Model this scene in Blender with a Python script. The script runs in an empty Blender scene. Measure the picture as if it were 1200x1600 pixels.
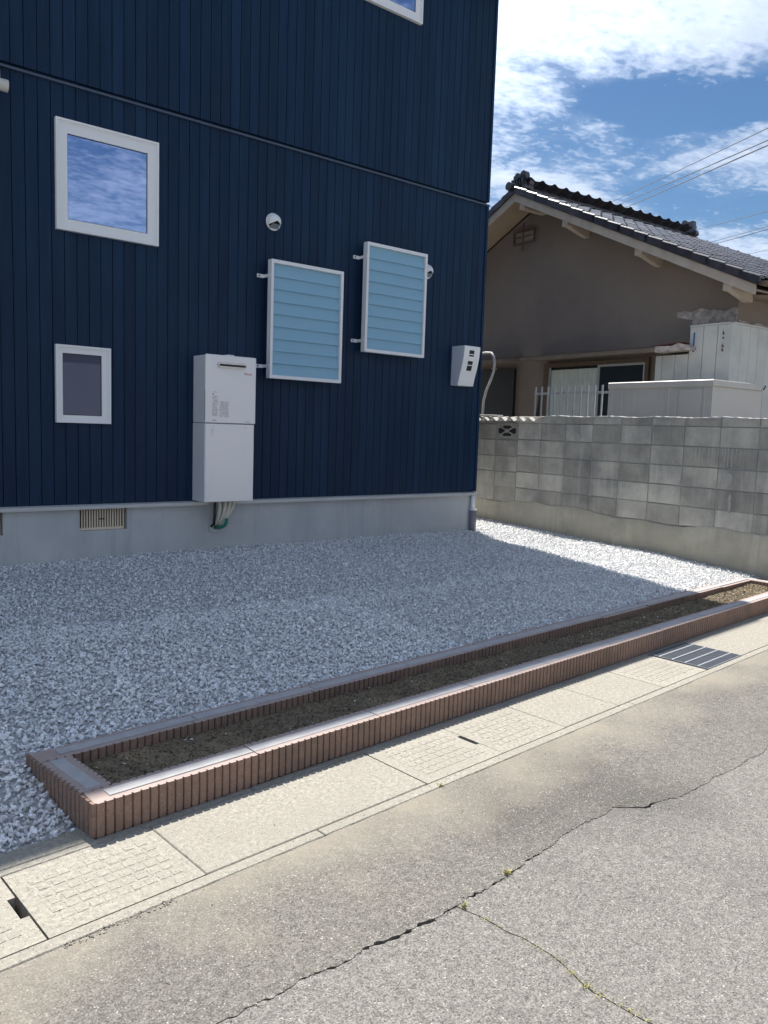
import bpy, math, random
import numpy as np
from mathutils import Matrix, Vector
random.seed(7); rng = np.random.default_rng(11)
R = math.radians
scene = bpy.context.scene
COL = scene.collection

# ------------------------------------------------------------------ camera
cam_d = bpy.data.cameras.new('camera'); cam = bpy.data.objects.new('camera', cam_d); COL.objects.link(cam)
scene.camera = cam
YAW, PITCH, ROLL, F = R(38.6366), R(6.0009), R(-1.9182), 1231.9
fwd = Vector((math.sin(YAW)*math.cos(PITCH), math.cos(YAW)*math.cos(PITCH), -math.sin(PITCH)))
rgt = Vector((math.cos(YAW), -math.sin(YAW), 0)); dwn = fwd.cross(rgt)
r2 = rgt*math.cos(ROLL)+dwn*math.sin(ROLL); d2 = -rgt*math.sin(ROLL)+dwn*math.cos(ROLL)
Mc = Matrix((r2, -d2, -fwd)).transposed().to_4x4(); Mc.translation = Vector((0, 0, 1.335))
cam.matrix_world = Mc
cam_d.sensor_fit = 'VERTICAL'; cam_d.sensor_height = 36; cam_d.lens = 36*F/1600
cam_d.clip_start = .05; cam_d.clip_end = 2000

# ------------------------------------------------------------------ light
SUN_EL, SUN_AZ = R(60.0), R(12.5)          # azimuth measured from +Y towards +X
sun_d = bpy.data.lights.new('sun', 'SUN'); sun_d.energy = 2.0; sun_d.angle = R(.53); sun_d.color = (1, .955, .88)
sun = bpy.data.objects.new('sun', sun_d); COL.objects.link(sun)
tosun = Vector((math.sin(SUN_AZ)*math.cos(SUN_EL), math.cos(SUN_AZ)*math.cos(SUN_EL), math.sin(SUN_EL)))
sun.rotation_euler = tosun.to_track_quat('Z', 'Y').to_euler(); sun.location = (3, 12, 20)
world = bpy.data.worlds.new('World'); scene.world = world; world.use_nodes = True
SKY_STRENGTH = .15
vs = scene.view_settings; vs.view_transform = 'Standard'; vs.look = 'None'; vs.gamma = 1; vs.exposure = 2.1
vs.use_curve_mapping = False

def build_world():
    nt = world.node_tree; N = nt.nodes; L = nt.links; N.clear()
    out = N.new('ShaderNodeOutputWorld'); bg = N.new('ShaderNodeBackground'); bg.inputs[1].default_value = SKY_STRENGTH
    sky = N.new('ShaderNodeTexSky'); sky.sky_type = 'NISHITA'; sky.sun_disc = False
    sky.sun_elevation = SUN_EL; sky.sun_rotation = SUN_AZ; sky.air_density = 1.0; sky.dust_density = .6; sky.ozone_density = 2.2
    tc = N.new('ShaderNodeTexCoord'); sep = N.new('ShaderNodeSeparateXYZ'); L.new(tc.outputs['Generated'], sep.inputs[0])
    def m(op, a, b=None, c=None, clamp=False):
        n = N.new('ShaderNodeMath'); n.operation = op; n.use_clamp = clamp
        for i, v in enumerate((a, b, c)):
            if v is None: continue
            if isinstance(v, (int, float)): n.inputs[i].default_value = v
            else: L.new(v, n.inputs[i])
        return n.outputs[0]
    zz = m('MAXIMUM', sep.outputs[2], .0); zz = m('ADD', zz, .06)
    cx = m('DIVIDE', sep.outputs[0], zz); cy = m('DIVIDE', sep.outputs[1], zz)
    cmb = N.new('ShaderNodeCombineXYZ'); L.new(cx, cmb.inputs[0]); L.new(cy, cmb.inputs[1]); P = cmb.outputs[0]
    def noise(vec, sc, det, rough, dist=0, off=(0, 0, 0), stretch=(1, 1, 1), rot=0):
        mp = N.new('ShaderNodeMapping'); mp.inputs['Location'].default_value = off; mp.inputs['Scale'].default_value = stretch
        mp.inputs['Rotation'].default_value = (0, 0, rot); L.new(vec, mp.inputs[0])
        n = N.new('ShaderNodeTexNoise'); n.inputs['Scale'].default_value = sc; n.inputs['Detail'].default_value = det
        n.inputs['Roughness'].default_value = rough; n.inputs['Distortion'].default_value = dist
        L.new(mp.outputs[0], n.inputs['Vector']); return n.outputs['Fac']
    def mr(v, a, b, c=0, d=1, smooth=True):
        n = N.new('ShaderNodeMapRange'); n.interpolation_type = 'SMOOTHSTEP' if smooth else 'LINEAR'
        L.new(v, n.inputs[0])
        for i, q in enumerate((a, b, c, d)): n.inputs[i+1].default_value = q
        return n.outputs[0]
    def blob(cx_, cy_, rx, ry, rot, w):
        # soft elliptical cloud bank in the plane of the cloud layer
        mp = N.new('ShaderNodeMapping'); mp.vector_type = 'TEXTURE'
        mp.inputs['Location'].default_value = (cx_, cy_, 0); mp.inputs['Rotation'].default_value = (0, 0, rot); mp.inputs['Scale'].default_value = (rx, ry, 1)
        L.new(PD[0], mp.inputs[0]); g = N.new('ShaderNodeTexGradient'); g.gradient_type = 'SPHERICAL'; L.new(mp.outputs[0], g.inputs[0])
        return m('MULTIPLY', mr(g.outputs['Fac'], 0, .75), w)
    nd = N.new('ShaderNodeTexNoise'); nd.inputs['Scale'].default_value = 1.9; nd.inputs['Detail'].default_value = 6; L.new(P, nd.inputs['Vector'])
    vm = N.new('ShaderNodeVectorMath'); vm.operation = 'SUBTRACT'; L.new(nd.outputs['Color'], vm.inputs[0]); vm.inputs[1].default_value = (.5, .5, .5)
    vm2 = N.new('ShaderNodeVectorMath'); vm2.operation = 'MULTIPLY_ADD'; L.new(vm.outputs[0], vm2.inputs[0]); vm2.inputs[1].default_value = (.8, .8, 0); L.new(P, vm2.inputs[2])
    PD = [vm2.outputs[0]]
    big = noise(P, .55, 3, .5, .3, (3.1, 1.7, 0))
    cover = m('MULTIPLY_ADD', m('SUBTRACT', big, .5), 1.9, CLOUD_BASE)
    for b in CLOUD_BLOBS: cover = m('ADD', cover, blob(*b))
    fine = noise(P, 2.8, 10, .66, .4, (0, 0, 0), (1, 1.35, 1), .5)
    cells = noise(P, 14, 3, .45, .6, (1.3, 0, 0), (1, 1.5, 1), .6)
    ripple = noise(P, 34, 4, .5, .2, (2.3, 0, 0), (1, 1.4, 1), .6)
    base = m('ADD', cover, m('MULTIPLY', m('SUBTRACT', fine, .5), 2.2))
    d1 = m('ADD', base, m('MULTIPLY', m('SUBTRACT', cells, .5), 1.7))
    dens = m('ADD', d1, m('MULTIPLY', m('SUBTRACT', ripple, .5), 1.5))
    a = m('POWER', mr(dens, -.15, 1.5, smooth=False), .9)
    veil = mr(base, -.5, 1.0, 0, .42)
    alpha = m('SUBTRACT', 1, m('MULTIPLY', m('SUBTRACT', 1, a), m('SUBTRACT', 1, veil)))
    alpha = m('MULTIPLY', alpha, .96)
    # thick parts greyer underneath, thin edges bright; clouds boosted towards the out-of-view sun to lift the shade fill
    sh = noise(P, 7.5, 6, .6, .3, (4, 2, 0))
    shade = m('MULTIPLY', mr(dens, .5, 1.7), mr(sh, .36, .68))
    c1 = N.new('ShaderNodeMix'); c1.data_type = 'RGBA'; L.new(shade, c1.inputs[0])
    c1.inputs[6].default_value = (1.36, 1.52, 1.80, 1); c1.inputs[7].default_value = (.92, 1.03, 1.34, 1)
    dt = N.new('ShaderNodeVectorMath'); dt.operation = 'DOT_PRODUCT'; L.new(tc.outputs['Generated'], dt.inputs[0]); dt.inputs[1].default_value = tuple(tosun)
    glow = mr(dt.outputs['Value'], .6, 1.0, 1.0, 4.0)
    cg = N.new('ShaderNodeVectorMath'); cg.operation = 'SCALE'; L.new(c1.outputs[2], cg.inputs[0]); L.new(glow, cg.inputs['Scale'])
    hsv = N.new('ShaderNodeHueSaturation'); hsv.inputs['Saturation'].default_value = 1.25; hsv.inputs['Value'].default_value = .158
    L.new(sky.outputs[0], hsv.inputs['Color'])
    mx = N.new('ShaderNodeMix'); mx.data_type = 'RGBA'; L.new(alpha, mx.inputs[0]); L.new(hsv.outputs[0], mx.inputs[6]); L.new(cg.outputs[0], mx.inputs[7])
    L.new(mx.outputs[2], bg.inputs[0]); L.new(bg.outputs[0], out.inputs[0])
CLOUD_BASE = .12
CLOUD_BLOBS = [(1.42, 1.38, .85, .36, R(31), .38), (1.60, .92, .52, .24, R(-41), .6), (1.90, 1.17, .42, .20, R(-38), -.75),
               (2.05, 1.79, .42, .10, R(-13), .8), (2.2, 1.32, .42, .18, R(80), .55), (2.62, 1.50, .5, .22, R(-20), -.45), (3.3, 1.75, .45, .3, 0, .5)]
build_world()

# ------------------------------------------------------------------ frames
FW = Matrix.Identity(4)
FN = Matrix.Rotation(R(-3.25), 4, 'Z')                                   # neighbour's plot: x = distance across the block wall, y = along it
SA = R(4.7); FS = Matrix.Translation((.804, 2.427, 0)) @ Matrix.Rotation(SA, 4, 'Z')   # street: x along the kerb, y towards the plot
def w2s(x, y):
    v = FS.inverted() @ Vector((x, y, 0)); return v.x, v.y

# ------------------------------------------------------------------ materials
def material(name, c1, c2=None, scale=8, rough=.7, bump=0, bscale=40, metallic=0, spec=.5, rnd=0, stretch=(1, 1, 1), detail=6,
             blotch=None, blotch_scale=1.2, island=False, speck=None, speck_scale=150, bdetail=4, contrast=(.35, .65), streak=None):
    mt = bpy.data.materials.new(name); mt.use_nodes = True; nt = mt.node_tree; N = nt.nodes; L = nt.links
    b = N['Principled BSDF']; b.inputs['Roughness'].default_value = rough; b.inputs['Metallic'].default_value = metallic
    b.inputs['Specular IOR Level'].default_value = spec
    geo = N.new('ShaderNodeNewGeometry'); mp = N.new('ShaderNodeMapping'); mp.inputs['Scale'].default_value = stretch; L.new(geo.outputs['Position'], mp.inputs[0])
    def noise(sc, det):
        n = N.new('ShaderNodeTexNoise'); n.inputs['Scale'].default_value = sc; n.inputs['Detail'].default_value = det
        n.inputs['Roughness'].default_value = .6; L.new(mp.outputs[0], n.inputs['Vector']); return n
    def mix(f, a, bb, mode='MIX'):
        n = N.new('ShaderNodeMix'); n.data_type = 'RGBA'; n.blend_type = mode
        if isinstance(f, (int, float)): n.inputs[0].default_value = f
        else: L.new(f, n.inputs[0])
        for i, v in ((6, a), (7, bb)):
            if isinstance(v, tuple): n.inputs[i].default_value = (*v[:3], 1)
            else: L.new(v, n.inputs[i])
        return n.outputs[2]
    def rng_(v, a, bb, c=0., d=1.):
        n = N.new('ShaderNodeMapRange'); L.new(v, n.inputs[0])
        for i, q in enumerate((a, bb, c, d)): n.inputs[i+1].default_value = q
        return n.outputs[0]
    col = mix(rng_(noise(scale, detail).outputs['Fac'], *contrast), c1, c2 or c1)
    if blotch: col = mix(rng_(noise(blotch_scale, 8).outputs['Fac'], .48, .66), col, blotch)
    if streak:
        m0 = N.new('ShaderNodeMapping'); m0.inputs['Scale'].default_value = (9, 9, .7); L.new(geo.outputs['Position'], m0.inputs[0])
        n0 = N.new('ShaderNodeTexNoise'); n0.inputs['Scale'].default_value = 1; n0.inputs['Detail'].default_value = 7; n0.inputs['Roughness'].default_value = .65; L.new(m0.outputs[0], n0.inputs['Vector'])
        col = mix(rng_(n0.outputs['Fac'], .52, .74, 0, .7), col, streak)
    if speck:
        v = N.new('ShaderNodeTexVoronoi'); v.inputs['Scale'].default_value = speck_scale; L.new(mp.outputs[0], v.inputs['Vector'])
        sp = N.new('ShaderNodeSeparateColor'); L.new(v.outputs['Color'], sp.inputs[0])
        m1 = N.new('ShaderNodeMath'); m1.operation = 'MULTIPLY'; L.new(rng_(sp.outputs[0], .72, .9), m1.inputs[0]); L.new(rng_(v.outputs['Distance'], .38, .22), m1.inputs[1])
        col = mix(m1.outputs[0], col, speck)
        m2 = N.new('ShaderNodeMath'); m2.operation = 'MULTIPLY'; L.new(rng_(sp.outputs[1], .7, .95), m2.inputs[0]); L.new(rng_(v.outputs['Distance'], .45, .25), m2.inputs[1])
        col = mix(m2.outputs[0], col, tuple(q*.45 for q in c1[:3]))
    if rnd or island:
        if island: src = geo.outputs['Random Per Island']
        else: src = N.new('ShaderNodeObjectInfo').outputs['Random']
        hv = N.new('ShaderNodeHueSaturation'); L.new(rng_(src, 0, 1, 1-rnd, 1+rnd), hv.inputs['Value']); L.new(col, hv.inputs['Color']); col = hv.outputs[0]
    L.new(col, b.inputs['Base Color'])
    if bump:
        bp = N.new('ShaderNodeBump'); bp.inputs['Strength'].default_value = 1; bp.inputs['Distance'].default_value = bump
        L.new(noise(bscale, bdetail).outputs['Fac'], bp.inputs['Height']); L.new(bp.outputs[0], b.inputs['Normal'])
    return mt

M = {}
M['navy'] = material('navy_board', (.0050, .0205, .052), (.0085, .028, .066), 30, .5, .0013, 55, stretch=(1, 1, .07), rnd=.11, spec=.18, blotch=(.010, .033, .073), blotch_scale=6)
M['navy_flash'] = material('navy_flashing', (.05, .07, .11), rough=.35, spec=.6)
M['alu'] = material('aluminium', (.52, .54, .56), (.46, .48, .5), 3, .4, metallic=.25)
M['found'] = material('foundation_concrete', (.50, .52, .53), (.43, .45, .465), 2.2, .85, .0012, 60, blotch=(.55, .56, .56), blotch_scale=1.3, streak=(.36, .37, .375))
M['white'] = material('white_vinyl', (.78, .79, .80), rough=.32, spec=.5)
M['silver'] = material('silver_paint', (.76, .77, .79), rough=.35, spec=.5)
M['heater'] = material('heater_paint', (.80, .80, .81), (.76, .76, .775), 1.5, .3, metallic=.15)
M['heater_side'] = M['heater']
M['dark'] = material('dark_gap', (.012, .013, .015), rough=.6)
M['chrome'] = material('exhaust_steel', (.5, .5, .52), rough=.25, metallic=.9)
M['print'] = material('grey_print', (.2, .21, .24), rough=.6)
M['red'] = material('red_print', (.45, .05, .06), rough=.5)
M['cream_pipe'] = material('cream_insulation', (.68, .65, .56), rough=.6, bump=.001, bscale=80)
M['green'] = material('green_hose', (.01, .19, .12), rough=.4)
M['black'] = material('black_rubber', (.015, .015, .017), rough=.5)
M['sleeve'] = material('grey_sleeve', (.20, .19, .23), rough=.45)
M['vent_cream'] = material('vent_resin', (.72, .62, .48), rough=.5)
M['gravel'] = material('gravel_stone', (.68, .68, .68), (.84, .84, .83), 35, .8, .0015, 250, rnd=.27, island=True)
M['gravel_bed'] = material('gravel_bed', (.29, .29, .295), (.55, .55, .55), 95, .9, .006, 120)
M['soil'] = material('soil', (.10, .08, .052), (.20, .155, .10), 45, .95, .006, 140, blotch=(.24, .185, .115), blotch_scale=5)
M['clod'] = material('soil_clod', (.115, .092, .06), (.25, .20, .13), 60, .95, .001, 200, rnd=.5, island=True)
M['curb'] = material('terracotta_concrete', (.235, .155, .12), (.30, .20, .155), 60, .9, .0012, 260, rnd=.13, speck=(.42, .31, .25), speck_scale=260, blotch=(.21, .145, .115), blotch_scale=9)
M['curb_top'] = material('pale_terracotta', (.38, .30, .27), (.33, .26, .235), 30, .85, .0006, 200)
M['mortar'] = material('grey_mortar', (.34, .335, .34), (.41, .40, .40), 14, .85, .0006, 200)
M['block'] = material('concrete_block', (.36, .345, .30), (.50, .48, .42), 5, .92, .003, 110, rnd=.24, blotch=(.25, .245, .23), blotch_scale=1.7, streak=(.56, .54, .48), speck=(.36, .35, .33), speck_scale=190)
M['joint'] = material('block_mortar', (.34, .335, .31), (.42, .41, .38), 9, .95, .004, 90, blotch=(.24, .23, .20), blotch_scale=2.5)
M['plinth'] = material('wall_plinth', (.44, .405, .32), (.36, .335, .27), 3.5, .92, .003, 60, blotch=(.56, .52, .42), blotch_scale=1.5, streak=(.33, .31, .25))
M['sheet'] = material('cement_sheet', (.55, .54, .51), (.42, .41, .38), 14, .85, .001, 90)
M['stucco'] = material('brown_stucco', (.235, .195, .168), (.265, .222, .19), 1.2, .95, .0035, 170, blotch=(.21, .175, .155), blotch_scale=.9)
M['soffit'] = material('soffit_board', (.36, .29, .22), (.32, .25, .19), 3, .8)
M['awn'] = material('awning_edge', (.20, .165, .125), (.16, .13, .10), 6, .8)
M['barge'] = material('cream_timber', (.50, .44, .37), (.42, .36, .30), 6, .75, .001, 50)
M['tile'] = material('glazed_tile', (.032, .029, .038), (.060, .054, .064), 14, .33, .002, 30, spec=.85, rnd=.3, blotch=(.065, .06, .065), blotch_scale=5)
M['shed'] = material('pale_cladding', (.58, .58, .54), (.52, .53, .50), 3, .5, .001, 20, blotch=(.47, .48, .46), blotch_scale=3)
M['bin'] = material('cream_bin', (.55, .53, .49), (.51, .49, .46), 2, .45)
M['plaster'] = material('bare_plaster', (.56, .50, .46), (.30, .26, .24), 14, .95, .006, 40)
M['rust'] = material('red_rust', (.13, .035, .03), rough=.7)
M['blue'] = material('blue_mark', (.02, .12, .35), rough=.6)
M['wood'] = material('dark_timber', (.10, .075, .055), (.14, .10, .07), 10, .75)
M['curtain'] = material('curtain', (.66, .74, .71), (.58, .66, .64), 10, .9)
M['pvc'] = material('white_conduit', (.60, .60, .58), (.5, .5, .49), 20, .5)
M['lid'] = material('lid_concrete', (.25, .234, .198), (.375, .352, .30), 60, .93, .003, 150, rnd=.04, blotch=(.29, .27, .23), blotch_scale=2.5, speck=(.53, .49, .41), speck_scale=170)
M['gutter'] = material('gutter_concrete', (.235, .22, .186), (.365, .342, .292), 60, .93, .0035, 150, blotch=(.28, .262, .222), blotch_scale=2.2, speck=(.52, .48, .40), speck_scale=170)
M['steel'] = material('galvanised_steel', (.27, .29, .32), (.22, .24, .27), 60, .45, metallic=.5)
M['steel_pale'] = material('pale_steel', (.55, .57, .6), rough=.4, metallic=.4)  # paler grey than the frame, for grate bars and screws
M['pit'] = material('pit_dark', (.02, .02, .018), rough=.9)
M['crackbed'] = material('crack_bed', (.10, .09, .075), (.16, .145, .12), 80, .95)
M['ground'] = material('ground_dirt', (.34, .33, .31), (.40, .38, .35), 2, .95, .01, 20)
M['yard'] = material('yard_dirt', (.2, .18, .15), (.26, .23, .19), 3, .95)
M['weed'] = material('weed_leaf', (.34, .34, .10), (.46, .42, .19), 80, .7, rnd=.3, island=True)
M['cable'] = material('cable_black', (.03, .03, .035), rough=.5)
M['roofdark'] = material('roof_metal', (.04, .035, .045), rough=.5)
M['hedge'] = material('far_wall', (.62, .60, .56), (.56, .54, .50), 1, .9)

def asphalt(name, base, base2, dusty):
    mt = material(name, base, base2, 40, .92, .0035, 150, blotch=tuple(q*.82 for q in base), blotch_scale=.9, speck=(.38, .36, .325), speck_scale=140, bdetail=4)
    nt = mt.node_tree; N = nt.nodes; L = nt.links; b = N['Principled BSDF']
    src = b.inputs['Base Color'].links[0].from_socket
    # finer second layer of aggregate
    geo = N.new('ShaderNodeNewGeometry'); v = N.new('ShaderNodeTexVoronoi'); v.inputs['Scale'].default_value = 290; L.new(geo.outputs['Position'], v.inputs['Vector'])
    hv = N.new('ShaderNodeHueSaturation'); sp = N.new('ShaderNodeSeparateColor'); L.new(v.outputs['Color'], sp.inputs[0])
    mr = N.new('ShaderNodeMapRange'); L.new(sp.outputs[0], mr.inputs[0]); mr.inputs[3].default_value = .5; mr.inputs[4].default_value = 1.42
    L.new(mr.outputs[0], hv.inputs['Value']); L.new(src, hv.inputs['Color'])
    # blown sand lying along the gutter side
    mpp = N.new('ShaderNodeMapping'); mpp.vector_type = 'TEXTURE'; mpp.inputs['Location'].default_value = (.804, 2.427, 0); mpp.inputs['Rotation'].default_value = (0, 0, SA)
    L.new(geo.outputs['Position'], mpp.inputs[0]); sx = N.new('ShaderNodeSeparateXYZ'); L.new(mpp.outputs[0], sx.inputs[0])
    nz = N.new('ShaderNodeTexNoise'); nz.inputs['Scale'].default_value = 2.6; nz.inputs['Detail'].default_value = 8; L.new(mpp.outputs[0], nz.inputs['Vector'])
    ad = N.new('ShaderNodeMath'); ad.operation = 'MULTIPLY_ADD'; L.new(nz.outputs['Fac'], ad.inputs[0]); ad.inputs[1].default_value = .9; L.new(sx.outputs[1], ad.inputs[2])
    m2 = N.new('ShaderNodeMapRange'); L.new(ad.outputs[0], m2.inputs[0]); m2.inputs[1].default_value = -.32; m2.inputs[2].default_value = .10; m2.inputs[4].default_value = dusty
    mx = N.new('ShaderNodeMix'); mx.data_type = 'RGBA'; L.new(m2.outputs[0], mx.inputs[0]); L.new(hv.outputs[0], mx.inputs[6]); mx.inputs[7].default_value = (.30, .268, .212, 1)
    L.new(mx.outputs[2], b.inputs['Base Color'])
    return mt
M['asphalt'] = asphalt('asphalt_kerbside', (.125, .117, .104), (.185, .173, .155), .7)
M['asphalt_old'] = asphalt('asphalt_old', (.150, .141, .128), (.212, .201, .183), .3)

def glass(name, base, fac, tint=(1, 1, 1)):
    mt = bpy.data.materials.new(name); mt.use_nodes = True; nt = mt.node_tree; N = nt.nodes; L = nt.links
    out = N['Material Output']; b = N['Principled BSDF']; b.inputs['Base Color'].default_value = (*base, 1); b.inputs['Roughness'].default_value = .3
    g = N.new('ShaderNodeBsdfGlossy'); g.inputs['Roughness'].default_value = .015; g.inputs['Color'].default_value = (*tint, 1)
    fr = N.new('ShaderNodeFresnel'); fr.inputs[0].default_value = 1.6; ad = N.new('ShaderNodeMath'); ad.operation = 'ADD'; ad.use_clamp = True; L.new(fr.outputs[0], ad.inputs[0]); ad.inputs[1].default_value = fac
    mx = N.new('ShaderNodeMixShader'); L.new(ad.outputs[0], mx.inputs[0]); L.new(b.outputs[0], mx.inputs[1]); L.new(g.outputs[0], mx.inputs[2]); L.new(mx.outputs[0], out.inputs[0])
    return mt
M['glass'] = glass('coated_glass', (.008, .012, .05), .62, (.62, .72, 1))
M['glass_dark'] = glass('dark_glass', (.010, .015, .045), .0, (.45, .58, 1))
M['glass_n'] = glass('old_glass', (.02, .026, .026), .0)
def frosted():
    mt = bpy.data.materials.new('frosted_blade'); mt.use_nodes = True; nt = mt.node_tree; N = nt.nodes; L = nt.links
    out = N['Material Output']; b = N['Principled BSDF']; b.inputs['Base Color'].default_value = (.38, .64, .80, 1); b.inputs['Roughness'].default_value = .22
    t = N.new('ShaderNodeBsdfTransparent'); t.inputs[0].default_value = (.75, .9, 1, 1)
    tr = N.new('ShaderNodeBsdfTranslucent'); tr.inputs[0].default_value = (.4, .6, .7, 1)
    m1 = N.new('ShaderNodeMixShader'); m1.inputs[0].default_value = .15; L.new(b.outputs[0], m1.inputs[1]); L.new(tr.outputs[0], m1.inputs[2])
    m2 = N.new('ShaderNodeMixShader'); m2.inputs[0].default_value = .26; L.new(m1.outputs[0], m2.inputs[1]); L.new(t.outputs[0], m2.inputs[2]); L.new(m2.outputs[0], out.inputs[0])
    return mt
M['frost'] = frosted()

# ------------------------------------------------------------------ mesh helpers
class MB:
    def __init__(s): s.v = []; s.f = []
    def box(s, x0, x1, y0, y1, z0, z1, skip=''):
        n = len(s.v); s.v += [(x0, y0, z0), (x1, y0, z0), (x1, y1, z0), (x0, y1, z0), (x0, y0, z1), (x1, y0, z1), (x1, y1, z1), (x0, y1, z1)]
        s.f += [tuple(n+i for i in q) for q in ((0, 3, 2, 1), (4, 5, 6, 7), (0, 1, 5, 4), (1, 2, 6, 5), (2, 3, 7, 6), (3, 0, 4, 7))]; return s
    def bbox(s, x0, x1, y0, y1, z0, z1, b):
        """box with chamfered edges"""
        n = len(s.v); pts = []
        for sx in (0, 1):
            for sy in (0, 1):
                for sz in (0, 1):
                    X = x1 if sx else x0; Y = y1 if sy else y0; Z = z1 if sz else z0
                    dx = -b if sx else b; dy = -b if sy else b; dz = -b if sz else b
                    pts += [(X, Y+dy, Z+dz), (X+dx, Y, Z+dz), (X+dx, Y+dy, Z)]
        s.v += pts
        def i(sx, sy, sz, a): return n+(sx*4+sy*2+sz)*3+a
        for sx in (0, 1):
            q = [i(sx, 0, 0, 0), i(sx, 0, 1, 0), i(sx, 1, 1, 0), i(sx, 1, 0, 0)]; s.f.append(tuple(q if not sx else q[::-1]))
        for sy in (0, 1):
            q = [i(0, sy, 0, 1), i(1, sy, 0, 1), i(1, sy, 1, 1), i(0, sy, 1, 1)]; s.f.append(tuple(q if not sy else q[::-1]))
        for sz in (0, 1):
            q = [i(0, 0, sz, 2), i(0, 1, sz, 2), i(1, 1, sz, 2), i(1, 0, sz, 2)]; s.f.append(tuple(q if not sz else q[::-1]))
        for a in (0, 1):
            for c in (0, 1):
                s.f.append((i(0, a, c, 1), i(0, a, c, 2), i(1, a, c, 2), i(1, a, c, 1)))
                s.f.append((i(a, 0, c, 0), i(a, 0, c, 2), i(a, 1, c, 2), i(a, 1, c, 0)))
                s.f.append((i(a, c, 0, 0), i(a, c, 0, 1), i(a, c, 1, 1), i(a, c, 1, 0)))
        for sx in (0, 1):
            for sy in (0, 1):
                for sz in (0, 1): s.f.append((i(sx, sy, sz, 0), i(sx, sy, sz, 1), i(sx, sy, sz, 2)))
        return s
    def prism(s, poly, axis, a, b):
        """extrude a 2D polygon along an axis ('x': poly is y,z; 'y': x,z; 'z': x,y)"""
        n = len(s.v); k = len(poly)
        for t in (a, b):
            for p, q in poly: s.v.append({'x': (t, p, q), 'y': (p, t, q), 'z': (p, q, t)}[axis])
        s.f.append(tuple(n+i for i in range(k))[::-1]); s.f.append(tuple(n+k+i for i in range(k)))
        for i in range(k): j = (i+1) % k; s.f.append((n+i, n+j, n+k+j, n+k+i))
        return s
    def tube(s, pts, r, seg=10, cap=True):
        n = len(s.v); P = [Vector(p) for p in pts]; rr = r if isinstance(r, (list, tuple)) else [r]*len(P)
        up = Vector((0, 0, 1)); T0 = (P[1]-P[0]).normalized()
        if abs(T0.z) > .9: up = Vector((1, 0, 0))
        side = T0.cross(up).normalized()
        for i, p in enumerate(P):
            T = ((P[min(i+1, len(P)-1)]-P[max(i-1, 0)])).normalized(); side = (side-T*side.dot(T)).normalized(); w = T.cross(side)
            for j in range(seg):
                a = 2*math.pi*j/seg; s.v.append(tuple(p+(side*math.cos(a)+w*math.sin(a))*rr[i]))
        for i in range(len(P)-1):
            for j in range(seg):
                k = (j+1) % seg; s.f.append((n+i*seg+j, n+i*seg+k, n+(i+1)*seg+k, n+(i+1)*seg+j))
        if cap: s.f.append(tuple(n+j for j in range(seg))[::-1]); s.f.append(tuple(n+(len(P)-1)*seg+j for j in range(seg)))
        return s
    def quad(s, *p): n = len(s.v); s.v += list(p); s.f.append(tuple(range(n, n+len(p)))); return s
    def ring(s, x0, x1, z0, z1, w, y0, y1, wr=None):
        """rectangular frame in the XZ plane, bars butted"""
        wr = wr or (w, w, w, w); l, r, b, t = wr
        s.box(x0, x0+l, y0, y1, z0, z1); s.box(x1-r, x1, y0, y1, z0, z1)
        s.box(x0+l, x1-r, y0, y1, z0, z0+b); s.box(x0+l, x1-r, y0, y1, z1-t, z1); return s
    def mesh(s, name, mat, off=(0, 0, 0), smooth=False):
        me = bpy.data.meshes.new(name); ox, oy, oz = off
        me.from_pydata([(x-ox, y-oy, z-oz) for x, y, z in s.v], [], s.f); me.materials.append(mat)
        if smooth:
            for p in me.polygons: p.use_smooth = True
        me.update(); return me

def link(name, me, parent=None, loc=(0, 0, 0), rot=None):
    o = bpy.data.objects.new(name, me); COL.objects.link(o)
    if parent: o.parent = parent
    o.location = loc
    if rot: o.rotation_euler = rot
    return o
class Thing:
    def __init__(s, name, label, cat, base, frame=FW, group=None):
        s.base = Vector(base); s.frame = frame
        s.o = bpy.data.objects.new(name, None); COL.objects.link(s.o); s.o.empty_display_size = .1
        s.o.matrix_world = frame @ Matrix.Translation(s.base)
        s.o['label'] = label; s.o['category'] = cat
        if group: s.o['group'] = group
    def part(s, name, mb, mat, parent=None, smooth=False, kind=None, label=None):
        o = link(name, mb.mesh(name, mat, s.base, smooth), parent or s.o)
        if kind: o['kind'] = kind
        if label: o['label'] = label
        return o
    def inst(s, name, me, pos, rot=None, parent=None, label=None):
        o = link(name, me, parent or s.o, Vector(pos)-s.base, rot)
        if label: o['label'] = label
        return o
def structure(name, mb, mat, frame=FW, smooth=False, kind='structure'):
    o = link(name, mb.mesh(name, mat, (0, 0, 0), smooth)); o.matrix_world = frame; o['kind'] = kind; return o
def text_mesh(body, size, mat, extrude=.0006):
    cu = bpy.data.curves.new('lettering', 'FONT'); cu.body = body; cu.size = size; cu.extrude = extrude; cu.resolution_u = 3
    ob = bpy.data.objects.new('lettering', cu); COL.objects.link(ob)
    dg = bpy.context.evaluated_depsgraph_get(); me = bpy.data.meshes.new_from_object(ob.evaluated_get(dg))
    bpy.data.objects.remove(ob); bpy.data.curves.remove(cu); me.materials.clear(); me.materials.append(mat)
    return me
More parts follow.
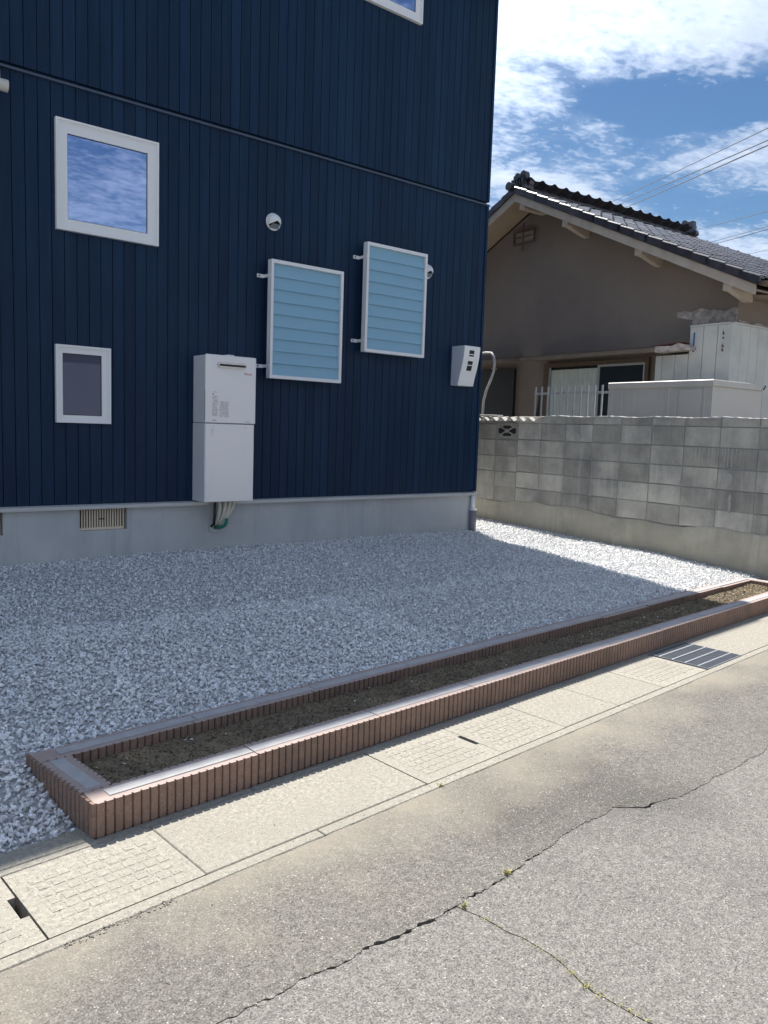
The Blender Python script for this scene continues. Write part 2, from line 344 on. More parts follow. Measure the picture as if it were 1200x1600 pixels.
def big_mesh(name, V, T, mat, kind='stuff', frame=FW):
    """numpy triangles"""
    me = bpy.data.meshes.new(name); nv, nt_ = len(V), len(T)
    me.vertices.add(nv); me.vertices.foreach_set('co', V.astype(np.float32).ravel())
    me.loops.add(nt_*3); me.loops.foreach_set('vertex_index', T.astype(np.int32).ravel())
    me.polygons.add(nt_); me.polygons.foreach_set('loop_start', np.arange(0, nt_*3, 3, dtype=np.int32))
    me.polygons.foreach_set('use_smooth', np.zeros(nt_, dtype=bool))
    me.materials.append(mat); me.update(calc_edges=True); me.validate()
    o = link(name, me); o.matrix_world = frame; o['kind'] = kind; return o

ICO_V = []; ph = (1+5**.5)/2
for a, b in ((-1, ph), (1, ph), (-1, -ph), (1, -ph)): ICO_V.append((a, b, 0))
for a, b in ((-1, ph), (1, ph), (-1, -ph), (1, -ph)): ICO_V.append((0, a, b))
for a, b in ((-1, ph), (1, ph), (-1, -ph), (1, -ph)): ICO_V.append((b, 0, a))
ICO_V = np.array(ICO_V)/math.hypot(1, ph)
def hull_tris(P):
    T = []; n = len(P)
    for i in range(n):
        for j in range(i+1, n):
            for k in range(j+1, n):
                nn = np.cross(P[j]-P[i], P[k]-P[i]); d = (P-P[i])@nn
                if (d < 1e-9).all(): T.append((i, j, k))
                elif (d > -1e-9).all(): T.append((i, k, j))
    return np.array(T)
def rocks(name, pos, size, mat, variants=24, npts=9, flat=.7, frame=FW):
    """many small angular stones as one mesh"""
    Vs = []; Ts = []; off = 0
    which = rng.integers(0, variants, len(pos))
    for k in range(variants):
        idx = np.where(which == k)[0]
        if not len(idx): continue
        d = rng.normal(size=(npts, 3)); d /= np.linalg.norm(d, axis=1)[:, None]
        base = d*rng.uniform(.8, 1.05, (npts, 1))*np.array([1, rng.uniform(.6, .95), rng.uniform(.5, .85)])*.5
        T = hull_tris(base); used = np.unique(T); remap = -np.ones(npts, int); remap[used] = np.arange(len(used)); base = base[used]; T = remap[T]
        n = len(idx); q = rng.normal(size=(n, 4)); q[:, 1:3] *= .45; q /= np.linalg.norm(q, axis=1)[:, None]
        w, x, y, z = q.T
        Rm = np.stack([1-2*(y*y+z*z), 2*(x*y-w*z), 2*(x*z+w*y), 2*(x*y+w*z), 1-2*(x*x+z*z), 2*(y*z-w*x), 2*(x*z-w*y), 2*(y*z+w*x), 1-2*(x*x+y*y)], 1).reshape(n, 3, 3)
        V = np.einsum('nij,kj->nki', Rm, base)*size[idx][:, None, None] + pos[idx][:, None, :]
        Vs.append(V.reshape(-1, 3)); Ts.append((T[None]+(np.arange(n)*len(base))[:, None, None]).reshape(-1, 3)+off); off += n*len(base)
    return big_mesh(name, np.concatenate(Vs), np.concatenate(Ts), mat, frame=frame)
def vnoise(x, y, f, seed=0):
    """cheap smooth value noise for height fields"""
    r = np.random.default_rng(seed).random((64, 64)); x = x*f; y = y*f
    xi = np.floor(x).astype(int); yi = np.floor(y).astype(int); fx = x-xi; fy = y-yi; fx = fx*fx*(3-2*fx); fy = fy*fy*(3-2*fy)
    g = lambda a, b: r[a % 64, b % 64]
    return (g(xi, yi)*(1-fx)+g(xi+1, yi)*fx)*(1-fy)+(g(xi, yi+1)*(1-fx)+g(xi+1, yi+1)*fx)*fy-.5

# ------------------------------------------------------------------ ground and street
Z0 = 1.335
structure('ground', MB().quad((-400, -400, -.06), (400, -400, -.06), (400, 400, -.06), (-400, 400, -.06)), M['ground'])

def build_street():
    # jagged main crack, v(u)
    pts = [(-9, -.9), (-2.2, -.93)]+[w2s(*p) for p in ((.60, 1.50), (.95, 1.49), (1.219, 1.492), (1.377, 1.495), (1.517, 1.502), (1.727, 1.512), (2.072, 1.571), (2.384, 1.59), (2.482, 1.53), (2.706, 1.503), (3.3, 1.528), (4.5, 1.60))]+[(22, -.75)]
    us = [p[0] for p in pts]; vv = [p[1] for p in pts]
    def crack(u): return np.interp(u, us, vv)+.018*vnoise(u, u*0, 9, 3)+.010*vnoise(u, u*0, 31, 4)+.009*vnoise(u, u*0, 62, 5)+.006*vnoise(u, u*0, 120, 6)
    def gap(u):
        g = .0007+.008*np.clip(vnoise(u, u*0, 3.1, 8)-.08, 0, 1)
        g = g*np.interp(u, [-9, .1, .3, .9, 1.1, 22], [.2, .2, 1, 1, .1, .1])
        for c, w, a in ((.42, .09, .005), (.56, .06, .0025), (1.62, .05, .009)): g = g+a*np.exp(-((u-c)/w)**2)
        return g
    U = np.concatenate([np.arange(-9, -1, .12), np.arange(-1, 4, .0075), np.arange(4, 22.01, .15)])
    cv = crack(U); gv = gap(U)
    near = -.452+.004*vnoise(U, U*0, 14, 9)
    # kerbside lane strip
    def grid(rows, name, mat, closecols=False):
        n = len(rows[0]); V = np.concatenate([np.array(r) for r in rows]); T = []
        for i in range(len(rows)-1):
            a = np.arange(n-1)+i*n
            T.append(np.stack([a, a+n, a+1], 1)); T.append(np.stack([a+1, a+n, a+n+1], 1))
        return big_mesh(name, V, np.concatenate(T), mat, 'structure', FS)
    def bumpz(u, v): return .006*vnoise(u, v, 1.3, 21)+.0025*vnoise(u, v, 5, 22)
    rows = []
    for t in (-.0001, 0, .08, .2, .35, .5, .65, .8, .92, 1, 1.0001):
        v = near+(cv-near)*min(max(t, 0), 1); z = bumpz(U, v)*min(1, 6*min(t, 1))-.001
        if t < 0 or t > 1: z = z-.02
        rows.append(np.stack([U, v, z], 1))
    grid(rows, 'road_lane', M['asphalt'])
    # old lane, split by a second crack that runs away from the kerb
    ub = w2s(1.545, 1.45)[0]
    VB = np.concatenate([[0.0], np.linspace(0, 1, 90)**1.8, [1.0]])
    bw = [w2s(*p) for p in ((1.50, 1.50), (1.525, 1.40), (1.545, 1.30), (1.556, 1.17), (1.535, 1.05), (1.56, .90), (1.60, .6), (1.65, .2), (1.8, -6))]
    bu = [p[0] for p in bw][::-1]; bvv = [p[1] for p in bw][::-1]
    for side, (ua, ubb) in enumerate(((-9, ub), (ub, 22))):
        uu = U[(U > ua+.01) & (U < ubb-.01)]
        uu = np.concatenate([uu, [ub]]) if side == 0 else np.concatenate([[ub], uu])
        c0 = crack(uu)-gap(uu); rows = []
        for i, t in enumerate(VB):
            v = c0+(-7.5-c0)*t
            bshift = np.interp(v, bvv, bu)-ub+.012*vnoise(v, v*0, 14, 31)+.006*vnoise(v, v*0, 45, 32)
            wgt = np.exp(-np.abs(uu-ub)/.35)
            u2 = uu+bshift*wgt+np.where(np.abs(uu-ub) < 1e-9, (-1 if side == 0 else 1)*(.0016+.003*np.clip(vnoise(v, v*0, 5, 33)+.2, 0, 1)), 0)
            z = bumpz(u2, v)*1.0-.0015-.0015*np.exp(-np.abs(v-c0)/.05)
            if i == 0: z = z-.02
            rows.append(np.stack([u2, v, z], 1))
        grid(rows, 'road_lane', M['asphalt_old'])
    structure('road_base', MB().quad((-12, -7.6, -.012), (24, -7.6, -.012), (24, -.41, -.012), (-12, -.41, -.012)), M['crackbed'], FS)
    return crack, gap, (bu, bvv)
crack, gap, branch = build_street()

# gutter: edge strips, cast slabs, lids, grate  (street frame, plot side at v = 0)
def strip(name, u0, u1, v0, v1, z=0, mat=None, t=.06):
    me = MB().bbox(u0, u1, v0, v1, z-t, z, .003); return structure(name, me, mat or M['gutter'], FS)
for a, b in ((-8, -3.4), (-3.396, -1.42), (-1.416, .58), (.584, 2.58), (2.584, 4.58), (4.584, 7.6), (7.604, 20)):
    strip('gutter_edge', a, b, -.448, -.402)
    strip('gutter_edge', a, b, -.030, .0005)
for a, b, c, d in ((-8, 0, .005, .10), (6.3, 20, .005, .5)): strip('pavement', a, b, c, d, -.001)
structure('gutter_channel', MB().quad((-8, -.401, -.05), (20, -.401, -.05), (20, -.031, -.05), (-8, -.031, -.05)), M['pit'], FS)
for a, b in ((-8, -2.2), (-2.197, -1.205), (.169, 1.116), (2.043, 2.50), (2.503, 2.964), (3.955, 5.1), (5.104, 7.2), (7.204, 20)):
    strip('pavement', a, b, -.398, -.034, 0)
def lid(u0, u1, notch, label):
    L = u1-u0; t = Thing('gutter_lid', label, 'drain cover', ((u0+u1)/2, -.216, -.05), FS, 'concrete lids along the gutter')
    v0, v1 = -.398, -.034; mb = MB()
    poly = [(u0, v0), (u1, v0), (u1, v1), (u0, v1)]
    if notch == 'l': poly = [(u0, v0), (u1, v0), (u1, v1), (u0, v1), (u0, -.16), (u0+.030, -.16), (u0+.030, -.27), (u0, -.27)]
    if notch == 'r': poly = [(u0, v0), (u1, v0), (u1, -.27), (u1-.022, -.27), (u1-.022, -.16), (u1, -.16), (u1, v1), (u0, v1)]
    mb.prism(poly, 'z', -.05, -.001)
    t.part('lid_slab', mb, M['lid'])
    pads = MB(); nu = 9; nv = 6; mu = .045; mv = .055; du = (L-2*mu)/nu; dv = (v1-v0-2*mv)/nv
    for i in range(nu):
        for j in range(nv):
            if notch and j in (2, 3) and ((notch == 'l' and i == 0) or (notch == 'r' and i == nu-1)): continue
            a = u0+mu+i*du+(du*.0 if j % 2 else du*.25) ; b = v0+mv+j*dv
            if a+du*.86 > u1-mu+.01: continue
            h = .0002+.0008*random.random()
            pads.bbox(a, a+du*.86, b, b+dv*.82, -.004, h, .0028)
    t.part('raised_pad', pads, M['lid'], kind='stuff')
lid(-1.201, -.75, None, 'worn concrete gutter lid far left with raised pads')
lid(-.746, -.299, 'r', 'concrete gutter lid at the left edge, with a dark finger slot on its right')
lid(-.293, .165, None, 'concrete gutter lid with faint brick pads below the planter corner')
lid(1.121, 1.577, 'r', 'concrete gutter lid with raised pads, left of the thin dark slot')
lid(1.580, 2.038, None, 'concrete gutter lid with raised pads, right of the thin dark slot')
lid(2.969, 3.478, None, 'concrete gutter lid with raised pads just left of the steel grate')
def grate():
    u0, u1, v0, v1 = 3.486, 3.948, -.404, -.028
    t = Thing('drain_grate', 'dark steel mesh drain grate with pale bars set in the gutter', 'drain grate', ((u0+u1)/2, (v0+v1)/2, -.03), FS)
    f = MB()
    f.box(u0, u0+.008, v0, v1, -.03, .006); f.box(u1-.008, u1, v0, v1, -.03, .006)
    f.box(u0+.008, u1-.008, v0, v0+.006, -.03, .005); f.box(u0+.008, u1-.008, v1-.006, v1, -.03, .005)
    t.part('frame', f, M['steel'])
    bar = MB().bbox(u0+.008, u1-.008, -.004, .004, -.028, .008, .001)
    me = bar.mesh('bar', M['steel_pale'], ((u0+u1)/2, 0, 0))
    W = v1-v0
    for k in (.17, .385, .60, .815): t.inst('bar', me, ((u0+u1)/2, v0+W*k, 0))
    x = MB(); n = 30
    for i in range(n):
        a = u0+.012+(u1-u0-.024)*i/(n-1); x.box(a-.0015, a+.0015, v0+.006, v1-.006, -.02, .0045)
    m_ = 26
    for j in range(m_):
        b = v0+.012+(v1-v0-.024)*j/(m_-1); x.box(u0+.009, u1-.009, b-.0015, b+.0015, -.022, .003)
    t.part('fine_mesh', x, M['steel'], kind='stuff')
    t.part('pit', MB().box(u0+.01, u1-.01, v0+.01, v1-.01, -.045, -.035), M['pit'])
grate()

# weeds in the cracks, chips of stone on the road
def weeds():
    bu, bv = branch; V = []; T = []
    def tuft(u, v, h, n, spread):
        for _ in range(n):
            a = random.uniform(0, 6.28); r = random.gauss(0, spread); w = random.uniform(.0008, .0020); hh = h*random.uniform(.4, 1); ln = random.uniform(.2, 1.1)*hh
            p = np.array([u+r*math.cos(a), v+r*math.sin(a)*.5, -.006]); d = np.array([math.cos(a), math.sin(a), 0]); s = np.array([-d[1], d[0], 0])*w; k = len(V)
            V.extend([p-s, p+s, p+d*ln*.5+s*.8+[0, 0, hh*.7], p+d*ln*.5-s*.8+[0, 0, hh*.7], p+d*ln+[0, 0, hh]])
            T.extend([(k, k+1, k+2), (k, k+2, k+3), (k+3, k+2, k+4)])
    def onb(v): return float(np.interp(v, bv, bu))
    for c, n in ((w2s(1.52, 1.48), 40), (w2s(1.745, 1.525), 60)): tuft(c[0], c[1], .02, n, .009)
    for _ in range(70):
        v = random.uniform(-1.45, -1.0); tuft(onb(v)+random.gauss(0, .003), v, .009, 4, .006)
    for _ in range(90):
        v = random.uniform(-2.1, -1.36); tuft(onb(v)+random.gauss(0, .004), v, .011, 9, .009)
    c = w2s(1.98, 2.08); tuft(c[0], c[1], .02, 30, .012)
    c = w2s(2.42, 1.60); tuft(c[0], c[1], .01, 20, .03)
    big_mesh('weeds', np.array(V), np.array(T), M['weed'], 'stuff', FS)
weeds()
n = 700; u = rng.uniform(-1, 5, n); v = rng.uniform(-1.9, -.02, n)
cr = crack(u); sel = rng.random(n) < .5; v[sel] = cr[sel]+rng.normal(0, .012, sel.sum())
rocks('road_grit', np.stack([u, v, np.full(n, .001)], 1), rng.uniform(.002, .008, n), M['gutter'], frame=FS)
# broken kerb line with loose crumbs left of frame centre
n = 130; u = rng.uniform(-.28, .03, n); v = -.455+rng.normal(0, .007, n)
rocks('road_crumbs', np.stack([u, v, np.full(n, .0)], 1), rng.uniform(.004, .012, n), M['lid'], frame=FS)

# ------------------------------------------------------------------ planter
PL, PW, CW, CH = 6.20, .53, .108, .115
def ribbed(L, ribs, inner=True, outer=True):
    """ribbed kerb block lying along +x, y from 0 (outer) to CW"""
    p = []; P = L/ribs; d = .009
    def side(y, s, rev, on):
        q = []
        if not on: q = [(0, y), (L, y)]
        else:
            for i in range(ribs):
                a = i*P; q += [(a, y+s*d), (a+.10*P, y+s*d), (a+.15*P, y+s*d*.15), (a+.24*P, y), (a+.82*P, y), (a+.92*P, y+s*d*.15), (a+.955*P, y+s*d)]
        return q[::-1] if rev else q
    poly = side(0, 1, False, outer)+side(CW, -1, True, inner)
    mb = MB(); mb.prism(poly, 'z', 0, CH); return mb
pt = Thing('planter', 'long narrow planter of ribbed terracotta kerb blocks beside the street gutter', 'planter', (PL/2, PW/2, 0), FS)
bl = ribbed(.6185, 20).mesh('kerb_block', M['curb']); be = ribbed(PW-2*CW-.002, 10).mesh('kerb_block', M['curb'])
nb = 10; step = PL/nb
for me_ in (bl, be):                     # paler top faces
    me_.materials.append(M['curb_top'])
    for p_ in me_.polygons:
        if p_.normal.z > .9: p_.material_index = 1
for i in range(nb):
    pt.inst('kerb_block', bl, (i*step+.002, random.uniform(-.001, .001), random.uniform(-.001, .001)), (0, 0, random.uniform(-.0012, .0012)))
    pt.inst('kerb_block', bl, (i*step+.002-.026, PW-CW+random.uniform(-.004, .004), random.uniform(-.004, .003)), (0, 0, random.uniform(-.006, .006)))
pt.inst('kerb_block', be, (CW-.004, CW+.001, 0), (0, 0, R(93.0)))
pt.inst('kerb_block', be, (PL, CW+.001, 0), (0, 0, R(90)))
# outer end faces of the corner blocks get ribs too
endr = MB()
for i in range(int(PW/.031)):
    y = .004+i*.031
    endr.prism([(-.008, y+.005), (.0035, y+.002), (.0035, y+.029), (-.008, y+.026)], 'z', 0, CH-.001)
endr.v = [(x-.052*y, y, z) for x, y, z in endr.v]; pt.part('end_rib', endr, M['curb'], kind='stuff')
def top_strip(name, u0, u1, v0, v1, w=.0):
    mb = MB(); n_ = max(2, int(max(u1-u0, v1-v0)/.05)); 
    mb.bbox(u0, u1, v0, v1, CH-.004, CH+.0025, .001)
    if v1-v0 > .1 and u0 < 1: mb.v = [(x-.052*y, y, z) for x, y, z in mb.v]
    return pt.part(name, mb, M['mortar'])
for i in range(nb):
    a = i*step+(.060 if i == 0 else .003); b = (i+1)*step-(.06 if i == nb-1 else .003)
    top_strip('mortar_strip', a, b, .030, .080); top_strip('mortar_strip', a, b, PW-.080, PW-.030)
top_strip('mortar_strip', .028, .078, CW+.012, PW-CW-.012)
top_strip('mortar_strip', PL-.078, PL-.028, CW+.012, PW-CW-.012)

# soil in the planter
def soil_z(u, v): return .068+.016*vnoise(u, v, 3, 41)+.010*vnoise(u, v, 11, 42)+.006*vnoise(u, v, 35, 43)+.012*np.exp(-((u-PL)/.6)**2)
uu, vv_ = np.meshgrid(np.linspace(CW-.02, PL-CW+.02, 520), np.linspace(CW-.02, PW-CW+.02, 40), indexing='ij')
V = np.stack([uu, vv_, soil_z(uu, vv_)], -1).reshape(-1, 3); a = (np.arange(519)[:, None]*40+np.arange(39)[None]).ravel()
big_mesh('soil', V, np.concatenate([np.stack([a, a+40, a+41], 1), np.stack([a, a+41, a+1], 1)]), M['soil'], 'stuff', FS)
n = 15000; u = rng.uniform(CW+.005, PL-CW-.005, n); v = rng.uniform(CW+.003, PW-CW-.003, n); sz = rng.gamma(3, .0022, n)+.003
sz = np.minimum(sz, .026)
rocks('soil_clods', np.stack([u, v, soil_z(u, v)+sz*.15], 1), sz, M['clod'], frame=FS)
n = 90; u = rng.uniform(CW+.02, PL-CW-.02, n); v = rng.uniform(CW+.02, PW-CW-.02, n)
rocks('planter_pebbles', np.stack([u, v, soil_z(u, v)+.004], 1), rng.uniform(.006, .016, n), M['gravel'], frame=FS)

# ------------------------------------------------------------------ gravel lot
Sinv = np.array(FS.inverted())
def to_s(x, y): return Sinv[0, 0]*x+Sinv[0, 1]*y+Sinv[0, 3], Sinv[1, 0]*x+Sinv[1, 1]*y+Sinv[1, 3]
def gz(x, y):
    u, v = to_s(x, y)
    z = .2-.031*(6.5-y)+.022*vnoise(x, y, 1.1, 51)+.012*vnoise(x, y, 3.1, 52)
    low = np.clip((v-.06)/.50, 0, 1); z = np.where(u < .06, z*low-.012*(1-low), z)
    z = z-.035*np.exp(-(((x-6.45)/.5)**2+((y-5.95)/.45)**2))
    return z-.012
xs = np.linspace(-3, 7.6, 230); ys = np.linspace(2.2, 12.5, 230); XX, YY = np.meshgrid(xs, ys, indexing='ij')
V = np.stack([XX, YY, gz(XX, YY)], -1).reshape(-1, 3); a = (np.arange(229)[:, None]*230+np.arange(229)[None]).ravel()
cx_ = XX.ravel(); cy_ = YY.ravel()
def allowed(x, y):
    u, v = to_s(x, y)
    wall_x = 7.05+.0568*y-.01
    return (np.where(u < -.006-.053*np.clip(v, 0, .53), v > .095+.02*vnoise(x, y, 6, 61), v > PW-.002)) & (x < wall_x) & ((y < 6.56) | (x > 6.54))
T = np.concatenate([np.stack([a, a+230, a+231], 1), np.stack([a, a+231, a+1], 1)])
uT, vT = to_s(V[:, 0], V[:, 1]); ok = np.where(uT < .09, vT > .03, vT > PW-.09) & (V[:, 0] < 7.05+.0568*V[:, 1]+.1)
T = T[ok[T].all(1)]
big_mesh('gravel_bed', V, T, M['gravel_bed'], 'structure')
def scatter(n, x0, x1, y0, y1, smin, smax, lift, pts, name):
    x = rng.uniform(x0, x1, n); y = rng.uniform(y0, y1, n); k = allowed(x, y); x = x[k]; y = y[k]
    s = smin+(smax-smin)*rng.beta(2, 3, len(x)); z = gz(x, y)+s*lift+rng.uniform(0, .009, len(x))
    return rocks(name, np.stack([x, y, z], 1), s, M['gravel'], 30, pts)
scatter(36000, -.6, 3.2, 2.4, 4.6, .012, .036, .22, 9, 'gravel')
scatter(62000, -.2, 7.4, 4.3, 6.6, .012, .036, .25, 7, 'gravel')
scatter(30000, 3.0, 7.4, 2.8, 4.5, .013, .034, .25, 7, 'gravel')
scatter(9000, 6.5, 7.6, 6.5, 10.5, .014, .034, .25, 7, 'gravel')
scatter(26000, -.2, 4.5, 2.4, 6.6, .006, .014, .5, 7, 'gravel')

# ------------------------------------------------------------------ navy house
X0, X1, YW = -1.0, 6.54, 6.50
H = lambda z: z+Z0                                     # heights measured from eye level
house = Thing('navy_house', 'new two storey house clad in narrow navy vertical boards on a concrete base', 'house', (X0, 14, .15))
def roof_z(x): return H(4.80)+.12*(6.54-x)
def build_house():
    core = MB(); zb = .60
    core.prism([(X0, zb), (X1-.015, zb), (X1-.015, roof_z(X1)-.01), (X0, roof_z(X0)-.01)], 'y', YW+.022, 14)
    house.part('wall', core, M['navy'])
    # boards
    bw = .0935; n_ = int((X1-.02-X0)/bw); x = X1-.022-n_*bw
    cache = {}
    def bmesh_(h):
        k = round(h, 3)
        if k not in cache:
            w = bw-.0032; p = [(0, .022), (0, .003), (.002, 0), (w-.002, 0), (w, .003), (w, .022)]
            cache[k] = MB().prism(p, 'z', 0, h).mesh('board', M['navy'])
        return cache[k]
    for i in range(n_):
        xx = x+i*bw+.002
        dy = random.uniform(-.0008, .0008)
        house.inst('board', bmesh_(H(2.525)-H(-.685)), (xx, YW+dy, H(-.685)))
        zt = roof_z(xx+bw)-.012
        house.inst('board', bmesh_(zt-H(2.565)), (xx, YW-.004+dy, H(2.565)))
    # corner trim
    house.part('corner_trim', MB().bbox(X1-.022, X1+.012, YW-.012, YW+.05, H(-.685), H(2.527), .003), M['navy'])
    house.part('corner_trim', MB().bbox(X1-.022, X1+.012, YW-.016, YW+.05, H(2.565), roof_z(X1)-.01, .003), M['navy'])
    # mid flashing with sloped top
    house.part('flashing', MB().prism([(YW-.022, H(2.520)), (YW-.022, H(2.535)), (YW+.004, H(2.549)), (YW+.02, H(2.549)), (YW+.02, H(2.520))], 'x', X0, X1+.014), M['navy_flash'])
    # base flashing
    house.part('base_flashing', MB().prism([(YW-.030, H(-.728)), (YW-.030, H(-.700)), (YW-.006, H(-.690)), (YW+.03, H(-.690)), (YW+.03, H(-.728))], 'x', X0, X1+.016), M['alu'])
    # foundation, with recesses for the two vents
    f = MB(); ya, yb = YW+.018, YW+.30; zt, zb2 = H(-.730), .02
    holes = [(1.06, 1.468), (2.040, 2.436)]; hz = H(-.912)
    xa = X0
    for a, b in holes:
        f.box(xa, a, ya, yb, zb2, zt); f.box(a, b, ya, yb, zb2, hz); f.box(a, b, ya+.10, yb, hz, zt); xa = b
    f.box(xa, X1-.03, ya, yb, zb2, zt)
    f.box(X1-.30, X1-.03, yb, 14, zb2, zt)
    house.part('foundation', f, M['found'])
    for k, (a, b) in enumerate(holes):
        v = MB(); a2, b2 = a+.004, b-.012; yv = ya+.045
        v.box(a2, b2, yv-.006, yv+.010, hz+.001, hz+.020); v.box(a2, b2, yv-.006, yv+.010, zt-.010, zt-.001)
        v.box(a2, a2+.012, yv-.006, yv+.010, hz+.020, zt-.010); v.box(b2-.012, b2, yv-.006, yv+.010, hz+.020, zt-.010)
        n2 = 16
        for i in range(n2):
            xx = a2+.030+(b2-a2-.06)*i/(n2-1); v.box(xx-.0055, xx+.0055, yv-.004, yv+.008, hz+.020, zt-.010)
        fr = house.part('foundation_vent', v, M['vent_cream'])
        house.part('backing', MB().box(a2, b2, yv+.012, yv+.016, hz+.002, zt-.002), M['dark'], fr)
        house.part('latch', MB().box((a+b)/2-.03, (a+b)/2+.02, yv-.012, yv-.006, (hz+zt)/2-.004, (hz+zt)/2+.004), M['black'], fr)
    # roof: a single pitch that rises to the left
    r = MB(); ov = .10
    r.prism([(X0-.5, roof_z(X0-.5)), (X1+ov, roof_z(X1+ov)), (X1+ov, roof_z(X1+ov)+.12), (X0-.5, roof_z(X0-.5)+.12)], 'y', YW-.22, 14.3)
    house.part('roof', r, M['roofdark'])
build_house()
def window(x0, x1, z0, z1, gx0, gx1, gz0, gz1, glassm):
    """outer frame, deeper sash, pane"""
    fr = MB(); y0, y1 = YW-.040, YW+.001
    fr.ring(x0, x1, z0, z1, .016, y0, y1)
    fr.ring(x0+.016, x1-.016, z0+.016, z1-.016, .013, y0+.010, y1)
    w = house.part('window', fr, M['white'])
    s = MB(); s.ring(x0+.029, x1-.029, z0+.029, z1-.029, .05, y0+.014, y1, (gx0-x0-.029, x1-.029-gx1, gz0-z0-.029, z1-.029-gz1))
    house.part('sash', s, M['white'], w)
    house.part('gasket', MB().ring(gx0, gx1, gz0, gz1, .005, y0+.024, y1), M['dark'], w)
    house.part('pane', MB().box(gx0+.005, gx1-.005, y0+.027, y1-.002, gz0+.005, gz1-.005), glassm, w)
window(1.870, 2.682, H(1.443), H(2.265), 1.957, 2.592, H(1.530), H(2.165), M['glass'])
window(1.855, 2.283, H(-.033), H(.573), 1.907, 2.213, H(.027), H(.510), M['glass_dark'])
window(4.30, 5.455, H(4.085), H(4.66), 4.39, 5.37, H(4.172), H(4.58), M['glass'])
# windows behind the privacy screens
for a, b, c, d in ((3.80, 4.40, H(.52), H(1.40)), (4.87, 5.46, H(.85), H(1.73))):
    w = house.part('window', MB().ring(a, b, c, d, .04, YW-.03, YW+.001), M['white'])
    house.part('pane', MB().box(a+.04, b-.04, YW-.012, YW-.003, c+.04, d-.04), M['glass_dark'], w)

def screen(x0, x1, z0, z1, label):
    t = Thing('privacy_screen', label, 'window screen', ((x0+x1)/2, YW, z0), group='louvred privacy screens on the navy wall')
    ya, yb = YW-.135, YW-.07
    t.part('frame', MB().ring(x0, x1, z0, z1, .03, ya, yb, (.026, .026, .030, .030)), M['silver'])
    n_ = 9; h = (z1-z0-.06)/n_
    pr = [(-.012, -.004), (-.008, -.006), (.010, h*1.06), (.006, h*1.06+.002)]
    mb = MB().prism(pr, 'x', x0+.027, x1-.027); me = mb.mesh('blade', M['frost'], ((x0+x1)/2, 0, 0))
    for i in range(n_):
        t.inst('blade', me, ((x0+x1)/2, (ya+yb)/2-.004, z0+.032+i*h-.002))
    for z in (z1-.14, z0+.11):
        br = MB(); br.box(x0-.005, x0-.001, ya+.01, YW, z-.014, z+.014); br.box(x0-.075, x0-.005, YW-.007, YW-.001, z-.016, z+.016)
        br.box(x1+.001, x1+.005, ya+.01, YW, z-.014, z+.014); 
        b = t.part('bracket', br, M['silver'])
        t.part('bolt', MB().tube([(x0-.055, YW-.013, z), (x0-.055, YW-.007, z)], .007, 8), M['dark'], b)
screen(3.700, 4.497, H(.430), H(1.490), 'lower left frosted louvre screen in a silver frame, beside the water heater')
screen(4.772, 5.558, H(.760), H(1.822), 'upper right frosted louvre screen in a silver frame, higher on the navy wall')

def vent_cap(cx, cz, label):
    t = Thing('vent_cap', label, 'wall vent', (cx, YW, cz), group='round vent caps on the navy wall')
    r = .078; fl = MB(); fl.tube([(cx, YW-.001, cz), (cx, YW-.010, cz)], [r, r*.97], 28); t.part('flange', fl, M['white'], smooth=False)
    # hooded dome, open below
    d = MB(); nu_, nv_ = 20, 8; idx = []
    for j in range(nv_+1):
        row = []
        for i in range(nu_+1):
            th = math.pi*(-.16)+math.pi*1.32*i/nu_; ph_ = math.pi/2*j/nv_
            rr = (r-.008)*math.cos(ph_); y = YW-.010-.062*math.sin(ph_)
            row.append(len(d.v)); d.v.append((cx+rr*math.cos(th), y, cz+rr*math.sin(th)))
        idx.append(row)
    for j in range(nv_):
        for i in range(nu_): d.f.append((idx[j][i], idx[j][i+1], idx[j+1][i+1], idx[j+1][i]))
    t.part('hood', d, M['white'], smooth=True)
    g = MB(); 
    for i in range(6): g.box(cx-.052+i*.004, cx+.052-i*.004, YW-.016-i*.006, YW-.0145-i*.006, cz-.060+i*.006, cz-.054+i*.006)
    t.part('grille', g, M['steel'])
    t.part('duct_mouth', MB().tube([(cx, YW-.0105, cz), (cx, YW-.012, cz)], r*.8, 20), M['dark'])
vent_cap(3.787, H(1.848), 'white round vent cap alone above the left louvre screen')
vent_cap(5.665, H(1.682), 'white round vent cap half hidden behind the upper right louvre screen')

